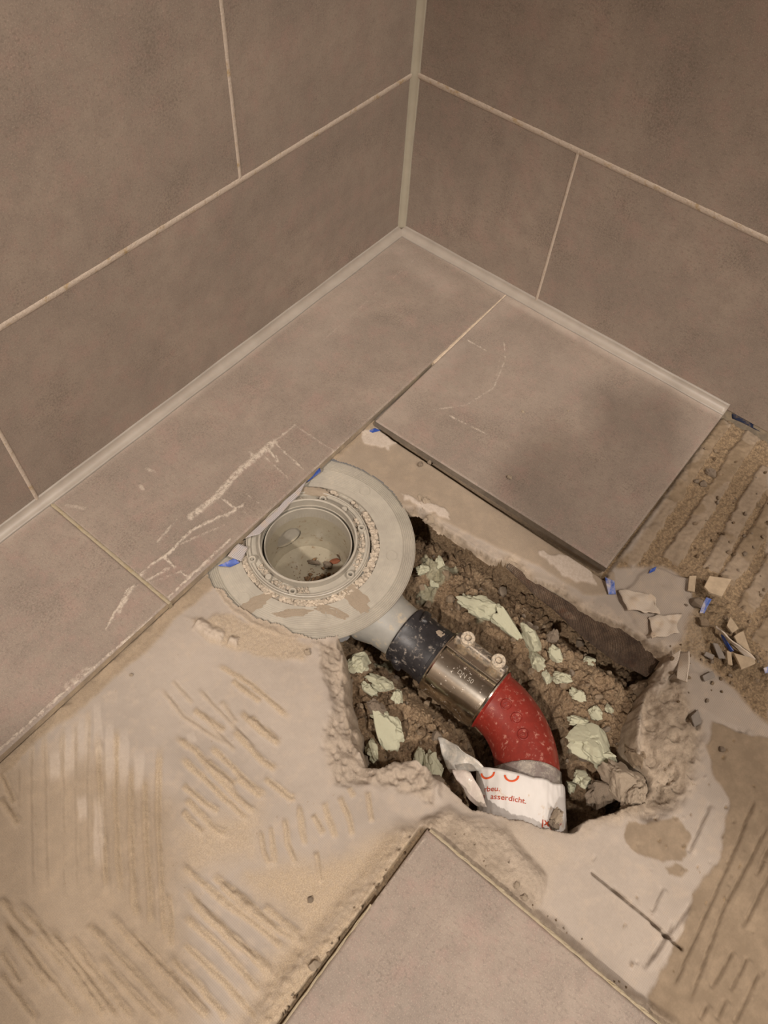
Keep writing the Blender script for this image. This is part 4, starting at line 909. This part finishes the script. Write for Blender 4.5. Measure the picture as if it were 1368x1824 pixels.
# crinkled end of the wrap sticking out to the left
sheet('wrap_flap', [(803, 1371, -.034), (840, 1376, -.026), (868, 1440, -.026), (848, 1440, -.034)], film_mat('crinkled_wrap', (205, 192, 182), .3, .8, .2), 'crinkled clear corner', None, th=.0003, curl=.004, seed=3, parent=wrp, n=12, fq=90)
for part in [o for o in bpy.data.objects if o.name.startswith('wrap_flap')]: part['label'] = 'crinkled clear corner'
f1 = sheet('torn_film', [(775, 1312, -.055), (815, 1330, -.038), (868, 1372, -.040), (800, 1374, -.050)], M_ffilm, 'torn frosted plastic film standing up left of the red pipe', 'plastic film', th=.0005, curl=.005, seed=7, n=14, fq=60)

# ------------------------------------------------------------------ rusty metal mesh strip under the edge of the screed
tp_ = [(905, 1000, -.016), (960, 1040, -.020), (1020, 1078, -.022), (1080, 1108, -.022), (1135, 1136, -.022), (1192, 1168, -.022)]
bt_ = [(908, 1008, -.020), (948, 1054, -.028), (990, 1092, -.034), (1040, 1136, -.038), (1095, 1180, -.040), (1150, 1206, -.040)]
V = []; n = 60; mrow = 14; uvs = []
def interp(lst, t):
    k = t * (len(lst) - 1); i = min(int(k), len(lst) - 2); f = k - i; return P(*lst[i]) * (1 - f) + P(*lst[i + 1]) * f
for i in range(n + 1):
    a = interp(tp_, i / n); b = interp(bt_, i / n)
    for j in range(mrow + 1):
        w_ = j / mrow; p = a * (1 - w_) + b * w_; p = p + np.array((.004 * math.sin(w_ * math.pi), 0, -.002 * math.sin(w_ * math.pi))) + np.array(mn.noise_vector(Vector(p * 35))) * .0014; V.append(p); uvs.append((i / n * 52, w_ * np.linalg.norm(a - b) / .0045))
Fc = [(i * (mrow + 1) + j, i * (mrow + 1) + j + 1, (i + 1) * (mrow + 1) + j + 1, (i + 1) * (mrow + 1) + j) for i in range(n) for j in range(mrow)]
V = np.array(V); m = V.mean(0); o = from_arr('metal_mesh_strip', V - m, Fc, M_rust); o.location = m
uvl = o.data.uv_layers.new(name='uv'); li = np.zeros(len(o.data.loops), np.int32); o.data.loops.foreach_get('vertex_index', li); uvl.data.foreach_set('uv', np.array(uvs)[li].ravel().astype(np.float32))
md = o.modifiers.new('s', 'SOLIDIFY'); md.thickness = .0012
tag(o, 'rusty brown metal mesh strip slanting under the upper right edge of the hole', 'metal mesh')

# ------------------------------------------------------------------ green foam pieces
foam = [(850, 1078, (.044, .018, .018), 50, 'long torn green foam edge standing in rubble above the clamp', 78),
        (905, 1108, (.040, .022, .018), 51, 'torn green foam piece right of the long foam edge above the clamp', 60),
        (950, 1140, (.030, .018, .017), 52, 'curled pale green foam piece at the right end of the torn foam row', 60),
        (830, 1068, (.012, .010, .014), 53, 'small green foam stub at the left end of the foam row', 0),
        (955, 1172, (.028, .014, .012), 54, 'green foam lump above the red pipe, lowest of the foam row', 20),
        (990, 1168, (.018, .014, .012), 55, 'cream green foam chunk right of the clamp bolts', 70),
        (1002, 1205, (.018, .013, .014), 56, 'upright green foam chunk below the cream green chunk', 90),
        (975, 1205, (.014, .010, .010), 57, 'small green foam bit left of the upright chunk', 10),
        (1050, 1172, (.014, .012, .006), 58, 'flat green foam flake lying on the rubble left of the metal mesh', 45),
        (1028, 1238, (.016, .012, .010), 59, 'green foam nub under the upright chunk', 80),
        (1062, 1270, (.018, .012, .012), 60, 'green foam lump at the top of the big foam slab', 40),
        (1084, 1262, (.010, .006, .009), 61, 'small bright foam tab beside the lump atop the big slab', 60),
        (1035, 1285, (.022, .012, .014), 62, 'green foam chunk on the left shoulder of the big slab', 100),
        (1055, 1318, (.052, .032, .022), 63, 'big green foam slab at the right inside the hole', 75),
        (1075, 1350, (.026, .016, .018), 64, 'green foam block at the foot of the big slab', 95),
        (640, 1180, (.030, .018, .014), 65, 'pale green foam wedge under the grey spout', -30),
        (684, 1216, (.032, .018, .012), 66, 'tall pale green foam shard left of the black sleeve', 75),
        (710, 1240, (.013, .013, .008), 67, 'small pale green foam shard right of the tall one', 40),
        (655, 1228, (.018, .010, .014), 68, 'green foam sliver at the left wall of the hole', 80),
        (690, 1300, (.040, .026, .018), 69, 'large pale green foam slab against the left wall of the hole', 60),
        (676, 1272, (.016, .012, .012), 70, 'green foam lump above the large slab at the left wall', 90),
        (665, 1335, (.020, .012, .014), 71, 'green foam piece at the lower end of the left slab', 30),
        (745, 1350, (.022, .010, .012), 72, 'green foam strip behind the broken screed corner', 25),
        (770, 1375, (.036, .020, .016), 73, 'green foam strip left of the torn plastic film', 35),
        (1012, 1405, (.013, .012, .012), 74, 'small green foam tab behind the white wrap', 0),
        (1035, 1395, (.018, .014, .016), 75, 'green foam bit in the dark gap right of the white wrap', 40),
        (785, 1000, (.014, .010, .008), 76, 'green foam crumb in the rubble right of the flange', 20),
        (752, 1022, (.016, .012, .008), 77, 'green foam patch beside the edge of the flange', 120),
        (770, 1045, (.012, .008, .008), 78, 'green foam crumb below the patch beside the flange', 60)]
for px, py, sz, sd, lab, rz in foam:
    zz_ = -.05 if px > 740 else -.05
    o = lump('foam_piece', px, py, zz_, sz, M_foam, lab, 'foam', sd, rot=(random.Random(sd).uniform(-.5, .5), random.Random(sd + 1).uniform(-.5, .5), math.radians(rz + 20)), group='torn green foam pieces in the hole', sub=4, amp=.55, f=1.5, cut=.85, onbed=True, sink=.12, cuts=4)

# ------------------------------------------------------------------ mortar chunks
ch = [(1110, 1395, -.035, (.046, .034, .034), 80, 'big pale broken mortar chunk in the lower right of the hole', M_palelump),
      (1070, 1415, -.045, (.030, .024, .024), 81, 'mortar chunk between the big chunk and the white wrap', M_stone),
      (1128, 1425, -.028, (.030, .020, .018), 82, 'broken mortar piece in front of the big chunk', M_palelump),
      (1135, 1350, -.035, (.022, .020, .034), 83, 'dark upright mortar piece above the big chunk', M_lump),
      (992, 1452, -.016, (.013, .009, .014), 84, 'small tan pebble wedged below the white wrap', M_palelump),
      (988, 1468, -.020, (.010, .009, .010), 85, 'brown pebble under the tan one below the white wrap', M_stone),
      (772, 1392, -.028, (.018, .014, .016), 86, 'grey mortar lump left of the white wrap in the crack', M_stone),
      (670, 1262, -.045, (.018, .014, .018), 87, 'purplish grey stone between foam pieces at the left wall', M_stone),
      (1145, 1225, -.045, (.020, .016, .020), 88, 'dusty stone under the end of the metal mesh', M_lump),
      (985, 1135, -.05, (.014, .012, .010), 89, 'grey stone in the rubble right of the foam row', M_stone),
      (735, 1092, -.05, (.012, .010, .010), 90, 'small stone in rubble above the grey spout', M_stone)]
for px, py, z, sz, sd, lab, mt in ch:
    lump('mortar_chunk', px, py, z, sz, mt, lab, 'mortar', sd, sub=5, amp=.5, f=1.6, cut=.7, sink=.5, smooth=False)
peb = [(765, 825, .0072, M_stone, 'dark pebble right of its twin on the beige strip by the tile edge'), (748, 829, .0075, M_stone, 'grey pebble left of its twin on the beige strip by the tile edge'), ]
for k, (px, py, s, mt, lab) in enumerate(peb): lump('pebble', px, py, ZS + .0015, (s, s * .8, s * .7), mt, lab, 'pebble', 95 + k, sub=3, sink=.1)
for k, (px, py, s, lab) in enumerate([(907, 851, .0062, 'pale mortar crumb on the shadowed floor tile near its lower edge'), (931, 734, .0042, 'tiny flat plaster flake on the middle of the shadowed floor tile'), (1012, 732, .003, 'faint plaster flake right of the tiny flake on the shadowed tile')]):
    lump('plaster_crumb', px, py, 0, (s, s * .8, s * .6), M_palelump, lab, 'crumb', 99 + k, sink=.1)
for k, (px, py, s, lab) in enumerate([(560, 1720, .009, 'pale stone at the left edge of the pointing floor tile'), (1285, 1335, .006, 'round pebble stuck in the brown adhesive at right'), (553, 1604, .005, 'small grey pebble in the tan dust left of the pointing tile'), (234, 1203, .0035, 'pale plaster speck on the fleece left of the ridges'),
        (548, 1164, .007, 'rounded mortar nub on the screed below the drain flange'), (1252, 864, .009, 'small square stone between adhesive ridges at upper right'), (1265, 845, .012, 'dark chip lying above the square stone at upper right'), (1240, 858, .006, 'small dark pebble beside the adhesive ridge at upper right'), (920, 1578, .005, 'pale pebble by the right edge of the pointing tile'), (933, 1600, .006, 'second pale pebble further along the right edge of the pointing tile'), (437, 955, .006, 'mortar crumb at the tile edge left of the drain rim'), (1155, 700, .001, 'x')]):
    if lab == 'x': continue
    q = P(px, py, ZS); lump('pebble', px, py, zat(q[0], q[1]), (s, s * .85, s * .8), M_palelump if 'pale' in lab or 'mortar' in lab else M_stone, lab, 'pebble', 110 + k, sink=.2)
# loose stones in the bed
protos = [lump_mesh(300 + k, 2, .4, 1.4, .8) for k in range(8)]
for k, me in enumerate(protos): me.name = 'rubble_stone'; me.materials.append([M_lump, M_soil, M_stone, M_lump][k % 4])
r = random.Random(77); cnt = 0; poly = PP(HP); inside = sdf(X2, Y2, poly)
while cnt < 210:
    x = r.uniform(.27, .60); y = r.uniform(.29, .58); i = int((y - .24) / s2); j = int((x - .25) / s2)
    if inside[i, j] > .004 or dp[i, j] < .034: continue
    o = bpy.data.objects.new('rubble_stone', protos[cnt % 8]); COL.objects.link(o); s = r.choice((.0015, .002, .0025, .003, .0045, .006)) * r.uniform(.8, 1.1)
    o.scale = (s, s * r.uniform(.7, 1), s * r.uniform(.6, .9)); o.rotation_euler = (r.uniform(0, 6), r.uniform(0, 6), r.uniform(0, 6)); o.location = (x, y, soil[i, j] + s * .3)
    tag(o, 'small brown stone lying loose on the rubble bed in the hole', 'stone', 'loose stones on the rubble bed'); cnt += 1
# debris between the adhesive ridges and by the torn edges on the right
cnt = 0
while cnt < 110:
    px, py = r.uniform(1190, 1368), r.uniform(800, 1250)
    if px < 1230 and py < 1080: continue
    if px * .75 + py < 1860 and r.random() < .4: continue
    q = P(px, py, ZS); z = zat(q[0], q[1]); o = bpy.data.objects.new('grit_stone', protos[cnt % 8]); COL.objects.link(o); s = r.choice((.0010, .0013, .0018, .0024, .003))
    o.scale = (s, s * .8, s * .7); o.rotation_euler = (r.uniform(0, 6), r.uniform(0, 6), r.uniform(0, 6)); o.location = (q[0], q[1], z + s * .4)
    tag(o, 'small brown grit stone loose among the adhesive ridges at right', 'stone', 'grit among the adhesive ridges'); cnt += 1
for k in range(44):
    t = r.random(); px = 500 + 250 * t + r.gauss(0, 6) - 6; py = 1824 - 340 * t + r.gauss(0, 6)
    if k % 3 == 0: px = 790 + 330 * t + 8 + abs(r.gauss(0, 14)); py = 1500 + 290 * t - 8 - abs(r.gauss(0, 8))
    q = P(px, py, ZS + .005)
    if q[1] > YD - .003 and q[0] > XD: continue
    z = zat(q[0], q[1]); o = bpy.data.objects.new('grit_stone', protos[k % 8]); COL.objects.link(o); s = r.choice((.0006, .0008, .0011, .0016))
    o.scale = (s, s * .8, s * .7); o.rotation_euler = (r.uniform(0, 6), r.uniform(0, 6), 0); o.location = (q[0], q[1], z + s * .4)
    tag(o, 'tiny tan grit stone loose along the edge of the pointing tile', 'stone', 'grit beside the pointing tile')

# ------------------------------------------------------------------ torn membrane, fleece and shards
sheet('mesh_tape', [(546, 856, -.0025), (532, 882, -.0035), (462, 952, -.003), (436, 960, -.003)], M_tape, 'grey woven mesh tape hanging from the tile edge over the drain rim', 'tape', th=.0006, curl=.0008, seed=12, n=20, rag=.012)
sheet('mesh_tape', [(425, 968, -.004), (443, 975, -.008), (430, 1000, -.010), (405, 990, -.006)], M_tape, 'small torn grey mesh tape corner above the blue membrane scrap', 'tape', th=.0006, curl=.001, seed=13, n=8, rag=.03)
blues = [([(388, 1008, -.010), (420, 992, -.008), (428, 1002, -.011), (410, 1010, -.011)], 'bright blue membrane scrap left of the drain rim', M_bluep),
         ([(540, 858, -.008), (570, 834, -.006), (572, 840, -.010), (548, 858, -.012)], 'thin blue membrane sliver at the tile edge above the drain', M_bluep),
         ([(656, 768, -.0112), (668, 764, -.0112), (678, 768, -.0112), (664, 772, -.0112)], 'tiny blue membrane fleck near the beige strip top', M_bluep),
         ([(1078, 1026, -.004), (1094, 1034, -.001), (1096, 1058, -.010), (1084, 1058, -.010)], 'curled blue and white membrane tab below the shadowed tile corner', M_blue),
         ([(1158, 1014, -.009), (1170, 1008, -.008), (1166, 1016, -.009), (1155, 1022, -.009)], 'tiny blue membrane fleck on the fleece at right', M_bluep),
         ([(1258, 1062, -.004), (1268, 1066, -.002), (1256, 1092, -.009), (1246, 1092, -.010)], 'blue white membrane tab beside the grey stone at right', M_blue),
         ([(1284, 1130, -.009), (1290, 1132, -.004), (1306, 1160, -.006), (1300, 1162, -.010)], 'deep blue membrane edge under the torn strip at right', M_bluep),
         ([(1306, 736, -.002), (1368, 762, -.002), (1368, 774, -.010), (1305, 744, -.010)], 'dark blue membrane turned up at the foot of the right wall', simple('dark_blue_membrane', (44, 54, 84), .6, nsc=200, var=.3, dust=.4, dcol=(120, 108, 92), dsc=120)),
         ([(1360, 1190, -.006), (1372, 1186, -.004), (1372, 1198, -.008), (1362, 1200, -.010)], 'blue grey membrane bit at the right edge of the photo', M_blue)]
for k, (pts, lab, mt) in enumerate(blues): sheet('membrane_scrap', pts, mt, lab, 'membrane', th=.0005, curl=.0025, seed=20 + k, n=8)
sheet('fleece_flap', [(1104, 1050, -.0085), (1160, 1058, -.0080), (1180, 1094, -.0065), (1122, 1084, -.0065)], M_fleece, 'lifted woven fleece flap nearest the blue tab, edge curling over the hole', 'fleece', th=.001, curl=.003, seed=31, n=26, rag=.09, fq=110)
sheet('fleece_flap', [(1155, 1096, -.0085), (1214, 1094, -.0085), (1206, 1130, -.0075), (1160, 1140, -.0065)], M_fleece, 'white woven fleece flap right of the metal mesh', 'fleece', th=.001, curl=.003, seed=32, n=26, rag=.09, fq=110)
sheet('fleece_flap', [(1212, 1162, -.006), (1228, 1160, .002), (1226, 1214, -.002), (1206, 1208, -.008)], M_fleece, 'upright torn fleece tongue at the right corner of the hole', 'fleece', th=.0015, curl=.004, seed=33, n=14)
sheet('fleece_flap', [(1198, 1166, -.004), (1212, 1158, .000), (1208, 1176, -.004), (1196, 1182, -.008)], M_fleece, 'small frayed fleece tuft left of the upright torn tongue', 'fleece', th=.0012, curl=.004, seed=34, n=10)
sheet('membrane_strip', [(1270, 1112, -.002), (1282, 1122, .002), (1346, 1176, -.003), (1338, 1180, -.006)], M_fleece, 'torn pale membrane strip lifting along the blue edge at right', 'membrane', th=.0014, curl=.003, seed=35, n=14)
shards = [([(1262, 1028), (1300, 1036), (1284, 1066), (1262, 1056), (1254, 1046)], .004, .0035, M_shard, 'large angular adhesive shard above the grey stone at right', (.1, .1)),
          ([(1226, 1028), (1238, 1028), (1236, 1056), (1224, 1052)], -.008, .003, M_shard, 'narrow upright adhesive shard left of the grey stone at right', (0, .1)),
          ([(1300, 1100), (1314, 1122), (1302, 1130), (1293, 1116)], -.007, .003, M_shard, 'four sided adhesive shard above the blue edge at right', (.1, 0)),
          ([(1306, 1134), (1322, 1126), (1336, 1166), (1312, 1146)], -.004, .003, M_shard, 'tilted adhesive shard behind the pale membrane strip', (.1, .1)),
          ([(1306, 1164), (1342, 1176), (1344, 1184), (1318, 1195)], -.003, .003, M_shard, 'flat pale adhesive shard at the end of the blue edge', (.1, -.1)),
          ([(1292, 1160), (1300, 1164), (1304, 1186), (1296, 1184)], -.005, .003, M_shard, 'thin upright sliver left of the flat pale shard', (0, .2)),
          ([(1256, 1162), (1272, 1168), (1268, 1176), (1252, 1168)], -.0085, .002, M_gshard, 'flat grey shard lying left of the blue edge', (0, 0)),
          ([(1269, 1146), (1278, 1148), (1292, 1174), (1280, 1174)], -.007, .002, M_gshard, 'oblong grey shard leaning beside the blue edge', (.1, .1)),
          ([(1250, 1205), (1268, 1196), (1273, 1206), (1254, 1215)], -.010, .002, M_gshard, 'grey rectangular shard lying on the woven fleece', (0, 0)),
          ([(1230, 1278), (1242, 1266), (1248, 1290), (1236, 1296)], -.014, .004, M_gshard, 'grey stone flake set in the broken edge right of the hole', (.2, .1))]
for k, (pts, z, th_, mt, lab, ti) in enumerate(shards): shard('adhesive_shard' if mt is M_shard else 'grey_shard', pts, z, th_, mt, lab, 'shard', ti, seed=k)
lump('grey_stone', 1240, 1078, -.010, (.013, .012, .012), M_stone, 'rounded grey stone among the torn membrane at right', 'stone', 140, sink=.2)
lump('mortar_lump', 1253, 1110, -.010, (.014, .010, .007), M_lump, 'crumbly mortar lump below the grey stone at right', 'mortar', 141, sink=.2)

# ------------------------------------------------------------------ the person taking the picture, leaning in above the hole (throws the soft shadows)
def skinned(name, verts, edges, mat, parent=None, sub=2):
    me = bpy.data.meshes.new(name); me.from_pydata([v[:3] for v in verts], edges, []); o = bpy.data.objects.new(name, me); COL.objects.link(o); me.materials.append(mat)
    m = o.modifiers.new('skin', 'SKIN'); m.use_smooth_shade = True
    for i, v in enumerate(verts): me.skin_vertices[0].data[i].radius = (v[3], v[4] if len(v) > 4 else v[3])
    me.skin_vertices[0].data[0].use_root = True
    o.modifiers.new('sub', 'SUBSURF').levels = sub; o.modifiers['sub'].render_levels = sub
    if parent: o.parent = parent; o.matrix_parent_inverse = Matrix.Translation(-parent.location)
    return o
M_skin = simple('skin', (196, 150, 124), .5, var=.05, bst=.05); M_cloth = simple('dark_cloth', (52, 56, 66), .9, var=.2); M_jean = simple('denim', (58, 70, 92), .9, var=.2); M_hair = simple('brown_hair', (60, 44, 34), .6, var=.3)
pe = empty('person', (1.45, 1.50, -.012), 'person in dark sweater and jeans leaning forward holding a phone in both hands', 'person')
# one continuous body: pelvis root, spine, neck, head, two arms, two legs
bv = [(1.45, 1.50, .92, .14, .11), (1.32, 1.36, 1.08, .14, .10), (1.14, 1.14, 1.16, .16, .10), (1.02, .97, 1.18, .06), (.94, .86, 1.14, .05), (.87, .76, 1.08, .085, .075), (.85, .735, 1.01, .07, .062),
      (1.00, 1.26, 1.18, .06), (1.00, 1.02, .90, .070), (.86, .74, .745, .055), (.815, .645, .705, .052, .036),
      (1.24, .98, 1.18, .06), (1.16, .74, .92, .045), (.92, .52, .735, .03), (.858, .470, .690, .032, .018),
      (1.38, 1.58, .86, .09), (1.30, 1.56, .48, .065), (1.45, 1.65, .07, .045), (1.33, 1.60, .03, .04),
      (1.54, 1.42, .86, .09), (1.46, 1.34, .48, .065), (1.62, 1.42, .07, .045), (1.50, 1.37, .03, .04)]
be = [(0, 1), (1, 2), (2, 3), (3, 4), (4, 5), (5, 6), (2, 7), (7, 8), (8, 9), (9, 10), (2, 11), (11, 12), (12, 13), (13, 14), (0, 15), (15, 16), (16, 17), (17, 18), (0, 19), (19, 20), (20, 21), (21, 22)]
skinned('body', bv, be, M_cloth, pe)
for hx, hy, hz, dx, dy, dz, sgn in ((.812, .640, .700, -.25, -.9, -.15, 1), (.858, .470, .690, -.2, .3, -.25, -1)):
    d = Vector((dx, dy, dz)).normalized(); sd = Vector((.45, -.15, -.5)).normalized(); v = [(hx, hy, hz, .022, .014)]; ed = []
    for k in range(4):
        b = Vector((hx, hy, hz)) + sd * (.018 * (k - 1.5)) + d * .022; L = (.022, .026, .024, .018)[k]; n0 = len(v)
        v += [(*b, .009), (*(b + d * L), .008), (*(b + d * L * 1.5 + Vector((-.006, 0, -.010))), .007)]; ed += [(0, n0), (n0, n0 + 1), (n0 + 1, n0 + 2)]
    b = Vector((hx, hy, hz)) - sd * .03; n0 = len(v); v += [(*(b + d * .008), .010), (*(b + d * .030), .008)]; ed += [(0, n0), (n0, n0 + 1)]
    skinned('hand', v, ed, M_skin, pe, 2)
skinned('hair', [(.92, .81, 1.15, .06), (.88, .77, 1.15, .065), (.95, .84, 1.11, .055)], [(0, 1), (0, 2)], M_hair, pe)
bm = bmesh.new(); rgt = Vector(R[0]); dn = Vector(R[1]); fw_ = Vector(R[2]); box(bm, -.038, .038, -.015, .145, -.004, .004, .003, 2)
bmesh.ops.transform(bm, matrix=Matrix.Translation(Vector(CAM) - fw_ * .016) @ Matrix((rgt, dn, fw_)).transposed().to_4x4(), verts=bm.verts)
ph = from_bm('smartphone', bm, simple('phone_black', (18, 18, 20), .2, bst=0)); tag(ph, 'black smartphone held level above the hole by the leaning person', 'phone')

for k, (px, py, sz, lab) in enumerate([(428, 965, .008, 'brown mortar lump wedged between tile edge and drain rim'), (434, 985, .006, 'small brown lump above the blue scrap beside the drain rim'), (536, 868, .007, 'dark mortar bit at the tile edge above the oblong tan piece')]):
    lump('mortar_lump', px, py, -.012, (sz, sz * .8, sz * .7), M_lump, lab, 'mortar', 150 + k, sink=.1)

for px, py, sz, rz, sd in [(632, 1066, (.040, .015, .0010), 75, 170), (590, 1090, (.030, .010, .0009), 110, 171), (450, 1078, (.036, .012, .0009), 165, 172), (520, 1092, (.028, .008, .0008), 135, 173), (730, 880, (.022, .009, .0012), 10, 174)]:
    o = lump('mortar_smear', px, py, FZ, sz, M_palelump, None, None, sd, rot=(0, 0, math.radians(rz)), sub=4, amp=.8, f=2.2, cut=.4, sink=.35)
    o.parent = dr; o.matrix_parent_inverse = Matrix.Translation(-dr.location); o['label'] = 'pale mortar smear on the flange'
lump('mortar_lump', 757, 898, -.016, (.030, .016, .012), M_palelump, 'pale crumbled mortar lump between flange edge and beige strip', 'mortar', 160, rot=(0, .1, 1.1), sub=5, amp=.5, f=1.8, cut=.5, sink=.45)
lump('mortar_lump', 768, 925, -.020, (.014, .012, .014), M_palelump, 'small pale mortar lump hanging over the hole beside the flange', 'mortar', 161, sub=4, amp=.5, f=1.8, cut=.5, sink=.45)
